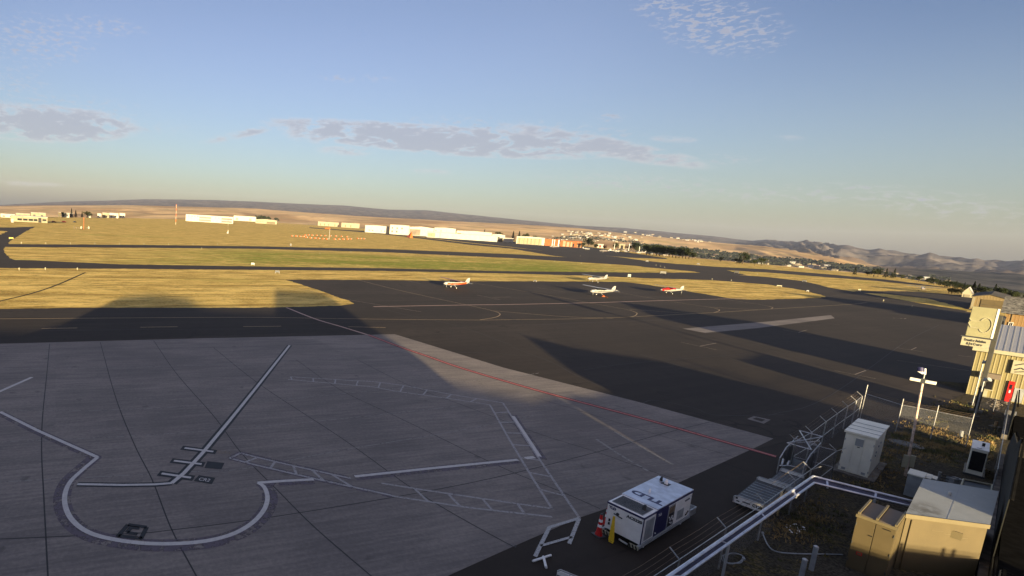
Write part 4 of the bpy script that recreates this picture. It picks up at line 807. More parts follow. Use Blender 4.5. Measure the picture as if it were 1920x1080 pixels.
# ------------------------------------------------------------------ boarding stair / ramp frame behind the carts
a = G(1455, 893, .03); t = thing('boarding_ramp', a, .60, 'folded metal boarding ramp with dark side panels and crossed rails, behind the carts', 'ramp')
mb = MB()
for x in (0, 1.3, 2.6, 4.0):
    for y in (0, -1.15): mb.tube((x, y, .2), (x, y, 1.75 if x else 1.3), .028)
mb.pipe([(0, 0, 1.3), (1.3, 0, 1.75), (4.4, 0, 1.95)], .03).pipe([(0, -1.15, 1.3), (1.3, -1.15, 1.75), (4.4, -1.15, 1.95)], .03); mb.build('frame', 'galvanised', t)
MB().pipe([(1.3, 0, 2.1), (4.6, -1.15, 2.35)], .035).pipe([(1.3, -1.15, 2.1), (4.6, 0, 2.35)], .035).pipe([(1.3, 0, 2.1), (1.3, -1.15, 2.1)], .035).pipe([(4.6, 0, 2.35), (4.6, -1.15, 2.35)], .035).pipe([(2.6, .0, 1.8), (3.8, -1.15, 2.2)], .03).pipe([(3.0, 0, 2.1), (3.0, -1.15, 2.1)], .03).build('cross_rail', 'galvanised', t)
for x in (.9, 2.3): MB().box2((x, -.03, .45), (x+1.2, .0, 1.6)).box2((x, -1.18, .45), (x+1.2, -1.15, 1.6)).build('side_panel', 'dark_grey', t)
MB().box2((.2, -1.12, .28), (4.2, -.03, .36)).build('floor', 'dark_grey', t); MB().prism([Vector((-1.1, -1.1, .05)), Vector((.2, -1.1, .30)), Vector((.2, -1.1, .34)), Vector((-1.1, -1.1, .09))], (0, 1.05, 0)).build('ramp_plate', 'tray_dark', t)
for x in (.6, 3.6):
    for y in (-.1, -1.05): MB().tube((x, y-.05, .17), (x, y+.05, .17), .17, n=14).build('wheel', 'tyre', t)
MB().tube((-.3, -.2, 1.0), (.5, -.1, 1.15), .05).tube((-.35, -.45, 1.05), (.3, -.4, 1.2), .04).pipe([(-.35, -.1, .9), (-.3, -.6, 1.1), (.1, -.9, 1.0)], .035).build('hand_winch', 'galvanised', t)

# ------------------------------------------------------------------ twin pipe tray round the yard
t = thing('pipe_tray', (0, 0, 0), 0, 'long silver twin pipe running over the fence corner and down to the lower edge', 'pipe')
o1 = [G(1225, 1100, 2.4), G(1525, 893, 2.4), G(1712, 940, 2.4)]; o2 = [G(1252, 1100, 2.3), G(1527, 905, 2.3), G(1707, 949, 2.3)]
MB().pipe(o1, .06, 12).build('upper_pipe', 'pipe_metal', t); MB().pipe(o2, .055, 12).build('lower_pipe', 'pipe_metal', t)
mb = MB()
for k in range(2):
    mb.add([o1[k]-Vector((0, 0, .08)), o1[k+1]-Vector((0, 0, .08)), o2[k+1]-Vector((0, 0, .05)), o2[k]-Vector((0, 0, .05)), o1[k]-Vector((0, 0, .12)), o1[k+1]-Vector((0, 0, .12)), o2[k+1]-Vector((0, 0, .09)), o2[k]-Vector((0, 0, .09))], [(0, 1, 2, 3), (7, 6, 5, 4), (0, 4, 5, 1), (1, 5, 6, 2), (2, 6, 7, 3), (3, 7, 4, 0)])
mb.build('tray', 'tray_dark', t)
mb = MB(); ps = MB()
for k, nn in ((0, 4), (1, 2)):
    for i in range(nn):
        f = (i+.3)/nn; a = o1[k].lerp(o1[k+1], f); b = o2[k].lerp(o2[k+1], f); mb.bar(a+Vector((0, 0, -.09)), b+Vector((0, 0, -.09)), .08, .10)
        if i % 3 == 1: MB().tube((b.x, b.y, .03), (b.x, b.y, b.z-.1), .05).build('post', 'grey_paint', t)
mb.build('clamp', 'pipe_metal', t)

# ------------------------------------------------------------------ chain link fences
def fence(tops, label, h=2.1, arm=None, basez=.03, wires=3, topmode=True, rail=True, mid=False, heights=None, postr=.03):
    P3 = [G(x, y, h) if topmode else G(x, y, 0) for x, y in tops]
    o0 = Vector((P3[0].x, P3[0].y, basez)); t = thing('chain_link_fence', o0, 0, label, 'fence', 'galvanised chain link fences round the yard')
    Q = [Vector((p.x-o0.x, p.y-o0.y, 0)) for p in P3]
    for i, q in enumerate(Q):
        hh_ = heights[i] if heights else h
        mb = MB().tube(q, q+Vector((0, 0, hh_)), postr)
        if arm: mb.bar(q+Vector((0, 0, hh_-.02)), q+Vector(arm), .04)
        mb.build('post', 'galvanised', t)
    for a, b in zip(Q[:-1], Q[1:]):
        L = (b-a).length; me = bpy.data.meshes.new('mesh_panel'); z0_ = .05; me.from_pydata([tuple(a+Vector((0, 0, z0_))), tuple(b+Vector((0, 0, z0_))), tuple(b+Vector((0, 0, h-.03))), tuple(a+Vector((0, 0, h-.03)))], [], [(0, 1, 2, 3)])
        uv = me.uv_layers.new(name='UVMap'); 
        for k, c in enumerate(((0, 0), (L, 0), (L, h), (0, h))): uv.data[k].uv = c
        me.materials.append(MT['chain']); o = bpy.data.objects.new('mesh_panel', me); COL.objects.link(o); o.parent = t
    if rail:
        mb = MB(); mb.pipe([q+Vector((0, 0, h)) for q in Q], .016)
        if mid: mb.pipe([q+Vector((0, 0, h*.45)) for q in Q], .018)
        mb.build('rail', 'galvanised', t)
    mb = MB()
    for w in range(wires):
        for a, b in zip(Q[:-1], Q[1:]):
            if arm: off = Vector(arm)*((w+1)/wires); off.z = h+(arm[2]-h)*(w+1)/wires; pa, pb = a+off, b+off
            else: pa, pb = a+Vector((0, 0, h+.12+.13*w)), b+Vector((0, 0, h+.12+.13*w))
            n = 5; l = [pa.lerp(pb, k/n)-Vector((0, 0, .05*sin(pi*k/n)+random.uniform(0, .02))) for k in range(n+1)]; mb.pipe(l, .006, 4)
    if wires: mb.build('barbed_wire', 'tarp_brown', t)
    return t
OUT = Vector((-.22, .32, 2.42))
fence([(1180, 1112), (1274, 1050), (1362, 991), (1435, 944), (1492, 902), (1521, 881)], 'fence run with leaning barbed wire arms beside the silver pipes', arm=OUT, mid=False)
fence([(1493, 827), (1522.5, 811), (1549, 791), (1570, 776), (1590, 762), (1606, 752), (1617, 743)], 'fence run with barbed wire arms left of the white cabinet', arm=OUT, mid=True)
fence([(1493, 827), (1569, 846)], 'short fence gate behind the boarding ramp', arm=OUT, mid=True)
fence([(1521, 881), (1569, 846)], 'short diagonal fence return between silver pipe and white cabinet', arm=(.2, -.3, 2.45), mid=True, wires=0)
fence([(1612, 786), (1679, 810), (1744, 824), (1810, 839)], 'fence run crossing behind the lamp pole, over the dark asphalt', topmode=False, h=2.45, wires=3, heights=[3.3, 3.0, 3.0, 2.9], mid=False)
fence([(1871, 880), (1880, 828), (1889, 777), (1894, 748)], 'fence run going away along the dark wall at the right edge', h=2.2, wires=0)
fence([(1492, 1010), (1492, 940), (1440+112, 810+112)], 'low inner fence panel inside the silver pipe corner', h=1.5, wires=0) if 0 else None
# low fence before the hangar
fence([(1822, 762), (1862, 772), (1885, 778)], 'low fence before the foot of the sign mast', topmode=False, h=1.3, wires=0)
# fence out of frame whose shadow falls on the tan sheds
f = thing('chain_link_fence', (28.4, 10, 0), 0, 'fence with wooden posts standing out of frame, shading the tan sheds', 'fence', 'galvanised chain link fences round the yard')
zf = .9+(22.2-10)*TE
for x in (0, 2.9, 3.25, 4.9, 5.3, 7.4): MB().tube((x, 0, 0), (x, 0, zf+.55), .07).build('post', 'wood', f)
MB().box2((-.5, -.04, 0), (9, 0, zf)).build('slat_panel', 'grey_paint', f); mb = MB()
for w in range(3): mb.tube((-.5, 0, zf+.15+.15*w), (9, 0, zf+.15+.15*w), .014, n=4)
mb.build('barbed_wire', 'galvanised', f)

# ------------------------------------------------------------------ cabinets and sheds
def frame_thing(name, label, x, y, rot, cat, group=None, z=.034): return thing(name, (x, y, z), rot, label, cat, group)
wc = frame_thing('equipment_cabinet', 'large white three door equipment cabinet on a concrete pad, inside the fence corner', 40.44, 33.503, .592, 'cabinet')
L, Wd, Hh = 4.9, 1.36, 2.85
MB().box2((-.5, -Wd-.35, 0), (L+.3, .25, .10)).build('pad', 'concrete_pad', wc)
MB().box2((0, -Wd, .10), (L, 0, Hh)).build('body', 'cabinet_paint', wc, bev=.015)
MB().prism([Vector((-.12, -Wd-.08, Hh+.004)), Vector((L+.1, -Wd-.08, Hh+.004)), Vector((L+.1, -Wd-.08, Hh+.10)), Vector((-.12, -Wd-.08, Hh+.14))], (0, Wd+.16, 0)).build('roof', 'cabinet_paint', wc, bev=.01)
mb = MB()
for x in (.8, 2.0, 3.2): mb.box2((x, -Wd-.08, Hh+.14), (x+.04, .08, Hh+.165))
mb.build('roof_seam', 'grey_paint', wc)
for k in range(3):
    d = MB().box2((-.025, -(k+1)*Wd/3+.02, .16), (-.002, -k*Wd/3-.02, Hh-.14)).build('door', 'cabinet_paint', wc, bev=.006)
    if k == 1: MB().box2((-.05, -Wd*.64, Hh-.75), (-.027, -Wd*.37, Hh-.25)).build('louvre', 'grey_paint', d); MB().box2((-.06, -Wd*.55, Hh-.86), (-.027, -Wd*.46, Hh-.81)).build('handle', 'black', d)
    else:
        MB().box2((-.03, -(k+.7)*Wd/3, .22), (-.027, -(k+.3)*Wd/3, .38)).build('vent', 'grey_paint', d)
mb = MB()
for x, z in ((1.3, 1.6), (1.3, 1.35), (2.0, 1.9), (2.8, 2.0)): mb.box2((x, -Wd-.04, z), (x+.12, -Wd-.002, z+.12))
mb.build('side_fitting', 'grey_paint', wc)

tc_ = frame_thing('storage_cabinet', 'tan two door storage cabinet with low parapets and two grey roof bays', 28.72, 22.62, .561, 'cabinet')
L, Wd, Hh = 2.55, 1.22, 2.72
MB().box2((0, -Wd, 0), (L, 0, Hh)).build('body', 'tan_wall', tc_)
for k in range(2): MB().box2((.06, -(k+1)*Wd/2+.05, Hh+.003), (L-.05, -k*Wd/2-.05, Hh+.02)).build('roof_bay', 'housewall', tc_)
mb = MB()
for y in (-.045, -Wd/2, -Wd+.045): mb.box2((.0, y-.035, Hh+.021), (L, y+.035, Hh+.13))
mb.build('parapet', 'tan_trim', tc_); MB().box2((-.05, -Wd-.03, Hh-.12), (-.002, .03, Hh+.02)).build('fascia', 'tan_trim', tc_)
for k in range(2):
    d = MB().box2((-.03, -(k+1)*Wd/2+.012, .06), (-.002, -k*Wd/2-.012, Hh-.14)).build('door', 'tan_wall', tc_, bev=.006)
    if k == 0: MB().box2((-.06, -Wd/2+.02, 1.9), (-.032, -Wd/2+.12, 1.94)).build('handle', 'black', d); MB().box2((-.04, -.42, .80), (-.032, -.24, .95)).build('notice', 'red', d); MB().box2((-.044, -.39, .83), (-.041, -.27, .92)).build('notice_field', 'tan_trim', d)
    else: MB().box2((-.05, -Wd+.15, Hh-.26), (-.032, -Wd+.38, Hh-.22)).build('vent', 'black', d)

ts = frame_thing('equipment_shed', 'larger tan equipment shed with a stained flat grey roof at the bottom right', 31.75, 23.3, .58, 'shed')
A = G(1698, 964, 2.9); B = G(1856, 985, 2.9); Cc = G(1873, 922, 2.9); Dd = G(1731, 898, 2.9); ts.location = (A.x, A.y, .034); Ri = Matrix.Rotation(-.58, 3, 'Z'); q = [Ri @ (p-A) for p in (A, B, Cc, Dd)]
fl = lambda p, z: Vector((p.x, p.y, z)); c0 = sum(q, Vector())/4
ins = [c0+(p-c0)*.965 for p in q]
MB().prism([fl(p, 0) for p in ins], (0, 0, 2.74)).build('wall', 'tan_wall', ts)
def roof_stain():
    m, nt, b = newmat('stained_roof'); p = opos(nt); n1 = noisetex(nt, p, 1.4, 6, .7); s = N(nt, 'ShaderNodeSeparateXYZ'); nt.links.new(p, s.inputs[0])
    g = N(nt, 'ShaderNodeTexGradient'); g.gradient_type = 'SPHERICAL'; mp = N(nt, 'ShaderNodeMapping'); mp.vector_type = 'TEXTURE'; mp.inputs[1].default_value = (1.3, -.45, 2.8); mp.inputs[3].default_value = (2.2, .8, 3); nt.links.new(p, mp.inputs[0]); nt.links.new(mp.outputs[0], g.inputs[0])
    f = mth(nt, 'MULTIPLY', ramp(nt, g.outputs['Fac'], 0, .7), ramp(nt, n1, .35, .6)); col = mixc(nt, n1, (.26, .28, .27), (.40, .42, .41)); sp = ramp(nt, noisetex(nt, p, 3.5, 3, .6), .62, .75)
    col = mixc(nt, mth(nt, 'MULTIPLY', sp, .35), col, (.5, .52, .5)); col = mixc(nt, mth(nt, 'MULTIPLY', f, .8), col, (.10, .09, .06)); nt.links.new(col, b.inputs['Base Color']); b.inputs['Roughness'].default_value = .55; return m
MT['stained_roof'] = roof_stain()
MB().prism([fl(p, 2.744) for p in q], (0, 0, .15)).build('roof', 'stained_roof', ts)
MB().bar(fl(q[0], 2.80)+Vector((-.03, 0, 0)), fl(q[1], 2.80)+Vector((-.03, 0, 0)), .05, .2).build('fascia', 'tan_trim', ts)
MB().bar(fl(q[0].lerp(q[1], .5), 2.892), fl(q[3].lerp(q[2], .5), 2.892), .03, .012).build('roof_seam', 'grey_paint', ts)
mb = MB()
for f_, k in ((.35, 0), (.5, .3), (.62, .6)): mb.bar(fl(ins[0].lerp(ins[1], f_), 2.2-k*.3)+Vector((-.01, 0, 0)), fl(ins[0].lerp(ins[1], f_+.18), 2.2-k*.3)+Vector((-.01, 0, 0)), .012, .012)
mb.build('wall_seam', 'tan_trim', ts)

gc = frame_thing('generator', 'tall pale grey generator with a big black grille, in the grass at right', 50.473, 34.277, .607, 'generator')
L, Wd, Hh = 2.9, .70, 1.95
MB().box2((0, -Wd, .12), (L, 0, Hh)).build('body', 'cabinet_paint', gc, bev=.01); MB().box2((-.02, -Wd-.02, Hh+.003), (L+.02, .02, Hh+.05)).build('roof', 'white_paint', gc)
MB().box2((-.03, -Wd+.05, .42), (-.003, -.05, Hh-.16)).build('grille', 'black', gc); MB().box2((-.1, -Wd-.1, 0), (L+.1, .1, .12)).build('pad', 'dark_grey', gc)
MB().tube((L*.45, -Wd*.65, Hh+.05), (L*.45, -Wd*.65, Hh+.28), .07).build('exhaust', 'black', gc); MB().box2((.25, -Wd*.6, Hh+.052), (.32, -Wd*.3, Hh+.07)).build('lifting_eye', 'dark_grey', gc)

for k in range(2):
    for z in (.35, 1.25, 2.2): MB().tube((-.035, -.03-k*1.16, z), (-.035, -.03-k*1.16, z+.14), .018, n=8).build('hinge', 'mast_grey', tc_)
for y in (-.03, -1.33):
    for z in (.4, 1.3, 2.3): MB().tube((-.03, y, z), (-.03, y, z+.14), .02, n=8).build('hinge', 'grey_paint', wc)
MB().box((ins[0].lerp(ins[1], .62).x-.04, ins[0].lerp(ins[1], .62).y, 2.15), (.08, .5, .35)).build('wall_vent', 'tan_trim', ts)
MB().tube(fl(ins[0].lerp(ins[1], .08), 0)+Vector((-.06, 0, 0)), fl(ins[0].lerp(ins[1], .08), 2.6)+Vector((-.06, 0, 0)), .022).build('conduit', 'tan_wall', ts)
MB().tube(fl(c0+Vector((.6, .2, 0)), 2.89), fl(c0+Vector((.6, .2, 0)), 3.12), .06).build('roof_vent', 'galvanised', ts)
# low bin, pipe rack and boxes near the lamp
A = G(1802, 910, .8); t = thing('planter_bin', (A.x, A.y, .03), .0, 'low black open bin with a pale rim, behind the tan shed', 'bin')
c4 = [G(x, y, .8)-Vector((A.x, A.y, 0)) for x, y in ((1802, 912), (1807, 898), (1861, 909), (1859, 925))]
MB().prism([fl(p, 0) for p in c4], (0, 0, .7)).build('body', 'black', t); MB().pipe([fl(p, .76) for p in c4]+[fl(c4[0], .76)], .05).build('rim', 'sign_white', t)
A = G(1760, 906, .0); t = thing('pipe_rack', (A.x, A.y, .03), .0, 'small dark rack with bars and one pale post, left of the generator', 'rack')
c4 = [G(*p)-A for p in ((1758, 905), (1794, 914), (1796, 900), (1764, 893))]
MB().tube(fl(c4[0], 0), fl(c4[0], .75), .07).build('post', 'galvanised', t); mb = MB()
for z in (.2, .4, .6): mb.tube(fl(c4[0], z), fl(c4[1], z), .03)
mb.build('bar', 'dark_grey', t); MB().tube(fl(c4[0], .06), fl(c4[1], .06), .045).build('foot_rail', 'galvanised', t); MB().box2((c4[1].x-.3, c4[1].y, 0), (c4[1].x+.3, c4[1].y+.4, .55)).build('box', 'grey_paint', t)
def jbox(px, py, zt_, dx, dy, label, mat='cabinet_paint', body='cabinet_paint'):
    A = G(px, py, zt_); t = thing('utility_box', (A.x, A.y, .034), .59, label, 'utility box', 'grey boxes at the foot of the lamp pole')
    MB().box2((0, -dy, 0), (dx, 0, zt_-.10)).build('body', body, t, bev=.01); MB().box2((-.03, -dy-.03, zt_-.097), (dx+.03, .03, zt_-.03)).build('lid', mat, t)
    MB().box2((-.02, -dy*.8, .25), (-.003, -dy*.2, zt_-.35)).build('door', body, t)
jbox(1703, 887, 1.5, 1.3, .62, 'larger grey utility box with a pale lid, right beside the lamp pole', body='grey_paint'); jbox(1726, 893, 1.3, 1.2, .38, 'slim utility box between the larger box and the shed roof', body='grey_paint'); jbox(1741, 895, 1.1, .8, .3, 'lowest small utility box, next to the shed roof edge', body='grey_paint')

# lamp pole
A = G(1697, 893); t = thing('lamp_pole', (A.x, A.y, .034), 0, 'rusty lamp pole with two white floodlight boxes and a beacon on top', 'lamp pole')
zt = zat(A.x+.6, A.y+.4, 712); tp = G(1731, 712, zt)-A; bt = Vector((0, 0, 0)); tp = Vector((tp.x, tp.y, zt)); k = tp.length
MB().tube(bt, tp, .07, .055).build('pole', 'rust', t)
for s, lb in ((-1, 0), (1, 1)):
    c = tp+Vector((0, 0, -.12)); d = V*s; MB().bar(c+d*.10, c+d*.56, .22, .20).build('floodlight', 'cabinet_paint', t, bev=.02)
MB().box(tp+Vector((0, 0, -.12)), (.2, .2, .34), UA).build('bracket', 'dark_grey', t)
MB().tube(tp, tp+Vector((0, 0, .42)), .035).build('stem', 'galvanised', t)
b = MB().bar(tp+Vector((0, 0, .40))+V*-.05, tp+Vector((0, 0, .55))+V*-.30, .18, .14).bar(tp+Vector((0, 0, .35)), tp+Vector((0, 0, .75))+V*-.05, .09).build('beacon', 'reflective', t); MB().tube(tp+V*-.20+Vector((0, 0, .50)), tp+V*-.24+Vector((0, 0, .78)), .16, .13, 12).build('lens_hood', 'navy', b)
bx = MB()
MB().box((-.16, .05, 1.05), (.16, .26, .85), UA).build('switch_box', 'sign_white', t); MB().box((.22, .02, 1.1), (.16, .28, .8), UA).build('switch_box', 'sign_white', t)
# manhole, stones, pipe ends
A = G(1698, 834); t = thing('manhole_ring', (A.x, A.y, .05), 0, 'round concrete manhole ring beside the lamp pole', 'manhole')
MB().tube((0, 0, -.03), (0, 0, .05), .95, n=28).build('ring', 'concrete_pad', t); MB().tube((0, 0, .052), (0, 0, .07), .68, n=28).build('cover', 'dark_grey', t)
for (x, y, label) in ((1801, 820, 'pale bollard standing in the grass left of the generator'), (1866, 801, 'square tan post base right of the grass, near the wall fence')):
    A = G(x, y); t = thing('bollard', (A.x, A.y, .034), .3, label, 'bollard'); MB().tube((0, 0, 0), (0, 0, .55), .12, .10).build('post', 'grey_paint' if x < 1850 else 'wood', t); MB().box2((-.3, -.3, 0), (.3, .3, .06)).build('foot', 'concrete_pad', t)
for (x, y, label) in ((1531, 1023, 'taller pale round topped post at the bottom edge below the silver pipe'), (1510, 1047, 'shorter pale round topped post at the bottom edge, left of its neighbour')):
    A = G(x, y, 1.3); t = thing('bollard', (A.x, A.y, .034), .3, label, 'bollard'); MB().tube((0, 0, 0), (0, 0, 1.22), .09).build('post', 'grey_paint', t); MB().tube((0, 0, 1.22), (0, 0, 1.27), .10, .04).build('cap', 'galvanised', t)
for (px, py, label, hgt) in ((1822, 773, 'left thin pale pole between the sign mast and the asphalt', 5.0), (1826, 776, 'right thin pale pole directly left of the sign mast', 4.2)):
    A = G(px, py+(10 if px > 1824 else -12)); t = thing('antenna_pole', (A.x, A.y, .034), 0, label, 'pole', 'thin poles left of the sign mast')
    MB().tube((0, 0, 0), (0, 0, hgt), .06, .045).build('pole', 'galvanised', t); MB().box2((-.2, -.2, 0), (.2, .2, .3)).build('base', 'concrete_pad', t); MB().tube((0, 0, hgt-.3), (.0, -.35, hgt-.1), .12, .2).build('lamp_head', 'grey_paint', t)
# stepped ladder by the wall
A = G(1893, 782); t = thing('step_ladder', (A.x, A.y, .034), .58, 'small grey metal step rack on the ground beside the red door path', 'steps')
for y in (-.3, .3): MB().bar((0, y, .05), (2.2, y, .25), .06).build('rail', 'grey_paint', t)
for k in range(5): MB().box2((.2+k*.42, -.27, .10+k*.035), (.32+k*.42, .27, .14+k*.035)).build('tread', 'galvanised', t)
# hose and cable coils
def hose(px, label, r=.03, mat='grey_paint'):
    p = smoothline([G(x, y, .06) for x, y in px], 6); o0 = p[0].copy(); t = thing('hose', o0, 0, label, 'hose'); MB().pipe([q-o0 for q in p], r, 6).build('tube', mat, t); MB().tube((0, 0, -.03), (0, 0, .06), .06).build('coupling', 'galvanised', t)
hose([(1430, 1000), (1440, 1022), (1455, 1034), (1490, 1038), (1540, 1039), (1580, 1040)], 'thin pale hose curving over the dark yard grass')
pts = [(1375+18*cos(k*.9)+random.uniform(-4, 4), 1047+9*sin(k*.9)+random.uniform(-2, 2)) for k in range(26)]
hose(pts, 'tangled coil of grey cable on the yard ground', .015)
mb = MB(); random.seed(11)
t = None
for (cx, cy, n_, lb) in ((1495, 993, 26, 'patch of pale rubble scattered in the dark yard'), (1870, 760, 60, 'rubble and weeds strewn below the yellow hangar')):
    mb = MB()
    for k in range(n_):
        p = G(cx+random.gauss(0, 12), cy+random.gauss(0, 5)); r = random.uniform(.03, .09 if cx < 1600 else .2); mb.add([p+Vector((r*random.uniform(.6, 1.3)*a, r*random.uniform(.6, 1.3)*b, .03+r*.7*c)) for a, b, c in ((1, 0, 0), (0, 1, 0), (-1, 0, 0), (0, -1, 0), (0, 0, 1))], [(0, 1, 4), (1, 2, 4), (2, 3, 4), (3, 0, 4)])
    tag(mb.build('rubble', 'stone' if cx > 1600 else 'reflective'), lb, 'rubble', kind='stuff')
# grass tufts in the yard
mb = MB(); random.seed(5)
for (cx, cy, sx, sy, n_) in ((1768, 778, 14, 8, 200), (1720, 815, 28, 9, 400), (1780, 840, 45, 12, 700), (1868, 850, 9, 20, 600), (1800, 770, 25, 9, 250), (1640, 900, 30, 12, 90), (1500, 985, 45, 22, 260), (1660, 850, 30, 16, 120)):
    for k in range(n_):
        p = G(cx+random.gauss(0, sx), cy+random.gauss(0, sy))
        if p.y < .665*p.x-.3 or p.x > 75: continue
        for j in range(5):
            a = random.uniform(0, 6.28); h_ = random.uniform(.06, .24); w = .035; q = p+Vector((random.gauss(0, .09), random.gauss(0, .09), .03)); d = Vector((cos(a), sin(a), 0))
            mb.add([q-d*w, q+d*w, q+Vector((random.gauss(0, .06), random.gauss(0, .06), h_))], [(0, 1, 2)])
def tuft():
    m, nt, b = newmat('tuft_grass'); n1 = noisetex(nt, wpos(nt), .5, 4); nt.links.new(mixc(nt, ramp(nt, n1, .42, .58), (.08, .085, .03), (.30, .21, .09)), b.inputs['Base Color']); b.inputs['Roughness'].default_value = 1; return m
MT['tuft'] = tuft()
tag(mb.build('grass_tufts', 'tuft', fixn=False), 'dry tufts of grass growing in the fenced yard', 'grass', kind='stuff')

# ------------------------------------------------------------------ aircraft
def ring(x, hw, zc, hh_, n=14, p=2.4):
    r = []
    for i in range(n):
        a = 2*pi*i/n; c, s = cos(a), sin(a); r.append(Vector((x, hw*abs(c)**(2/p)*(1 if c > 0 else -1), zc+hh_*abs(s)**(2/p)*(1 if s > 0 else -1))))
    return r
def wingmesh(mb, x, y0, y1, z0, z1, c0, c1, th):
    for s in (1, -1):
        rs = []
        for y, z, c in ((y0, z0, c0), (y1, z1, c1)):
            rs.append([Vector((x+c*.45, s*y, z)), Vector((x+c*.25, s*y, z+th*c)), Vector((x-c*.15, s*y, z+th*c*.9)), Vector((x-c*.55, s*y, z)), Vector((x, s*y, z-th*c*.35))])
        mb.loft(rs)
    return mb
def plane(name, label, px_nose, px_tail, sc=1.0, body='plane_white', stripe='plane_stripe', low=False, cover=None, heading=None, nose='plane_white', group='light aircraft parked on the dark apron', tailwheel=False, cat='airplane', wingm=None):
    A, B = gcl(*px_nose), gcl(*px_tail); h = math.atan2((A-B).y, (A-B).x) if heading is None else heading; c = A*.45+B*.55
    t = thing(name, (c.x, c.y, .022), h, label, cat, group); t.scale = (sc,)*3
    up = .0
    fz = 1.25
    MB().loft([ring(3.55, .18, fz-.05, .20), ring(3.35, .42, fz-.02, .38), ring(2.6, .52, fz, .44), ring(1.9, .56, fz+.05, .52), ring(1.5, .56, fz+.22, .72), ring(.4, .56, fz+.26, .76), ring(-.5, .50, fz+.24, .66), ring(-2.0, .30, fz+.18, .36), ring(-3.6, .16, fz+.22, .22), ring(-4.3, .05, fz+.28, .14)]).build('fuselage', body, t, smooth=True); sh_ = 2.3 if stripe == 'plane_orange' else 1.0
    MB().box2((-3.2, .18, fz+.18), (2.6, .575, fz+.30)).box2((-3.2, -.575, fz+.18), (2.6, -.18, fz+.30)).build('stripe', stripe, t) if 0 else MB().loft([ring(2.9, .53, fz-.02, .15*sh_), ring(1.5, .60, fz+.0, .17*sh_), ring(-.5, .54, fz+.05, .16*sh_), ring(-2.0, .35, fz+.12, .13*sh_), ring(-3.4, .205, fz+.2, .10*sh_)]).build('stripe', stripe, t)
    wz = fz+.95 if not low else fz-.3
    w = wingmesh(MB(), .9, .0, 5.4, wz, wz+(.10 if not low else .35), 1.55, 1.1, .075).build('wing', wingm or body, t)
    MB().loft([ring(2.15, .45, fz+.42, .12), ring(1.5, .63, fz+.58, .34), ring(.9, .63, fz+.60, .30), ring(-.6, .57, fz+.58, .26), ring(-1.2, .42, fz+.54, .14)]).build('windscreen', 'glass', t) if not cover else MB().loft([ring(3.45, .45, fz-.02, .42), ring(2.0, .58, fz+.10, .50), ring(1.4, .62, fz+.35, .66), ring(0, .60, fz+.60, .46), ring(-1.3, .48, fz+.50, .34)]).build('cabin_cover', cover, t)
    mb = MB()
    for s in (1, -1): mb.bar((.95, s*.50, fz-.15), (.85, s*2.6, wz+.02), .09, .05)
    if not low: mb.build('strut', body, t)
    MB().prism([Vector((-2.9, -.03, fz+.40)), Vector((-3.55, -.03, fz+1.35)), Vector((-4.05, -.03, fz+1.65)), Vector((-4.45, -.03, fz+1.62)), Vector((-4.30, -.03, fz+.15))], (0, .06, 0)).build('tail_fin', body, t)
    wingmesh(MB(), -3.9, 0, 1.7, fz+.25, fz+.28, .95, .65, .05).build('tailplane', body, t)
    pr = MB(); pr.bar((3.62, -.12, fz-.9), (3.62, .0, fz-.05), .14, .03).bar((3.62, .12, fz+.8), (3.62, 0, fz-.05), .14, .03); pr.build('propeller', 'dark_grey', t); MB().tube((3.50, 0, fz-.05), (3.80, 0, fz-.05), .16, .04, 12).build('spinner', nose, t)
    for s in (1, -1):
        MB().bar((.6, s*.35, fz-.35), (.55, s*1.15, .30), .12, .05).build('gear_leg', body, t); q = MB().tube((.55, s*1.08, .22), (.55, s*1.28, .22), .22, n=16).build('wheel', 'tyre', t); MB().tube((.55, s*1.06, .22), (.55, s*1.30, .22), .10, n=10).build('rim', 'reflective', q)
    xw = -3.9 if tailwheel else 2.8
    MB().bar((xw, 0, fz-.25 if not tailwheel else fz+.1), (xw, 0, .25), .08).build('gear_leg', body, t); MB().tube((xw, -.07, .17), (xw, .07, .17), .17, n=14).build('wheel', 'tyre', t)
    return t
p1 = plane('light_airplane', 'white high wing airplane with green grey stripe, nearer of the two middle planes', (1099, 556), (1149, 554), .98, stripe='plane_green', heading=None)
p2 = plane('light_airplane', 'white high wing airplane with red brown stripe, farther of the two middle planes', (1092, 530), (1138, 529), 1.0, stripe='plane_stripe')
p3 = plane('light_airplane', 'white and red high wing airplane with orange stripe, parked alone at left', (824, 541.5), (876, 539.5), .98, stripe='plane_orange', wingm='plane_stripe')
p4 = plane('light_airplane', 'white high wing airplane with a red cabin cover, rightmost on the apron', (1236, 551), (1274, 551), .92, stripe='cream_wall', cover='plane_red', tailwheel=True, wingm='sign_white')
for t, d in ((p1, .22), (p2, .22), (p3, .30), (p4, .10)): t.rotation_euler.z = pi+d
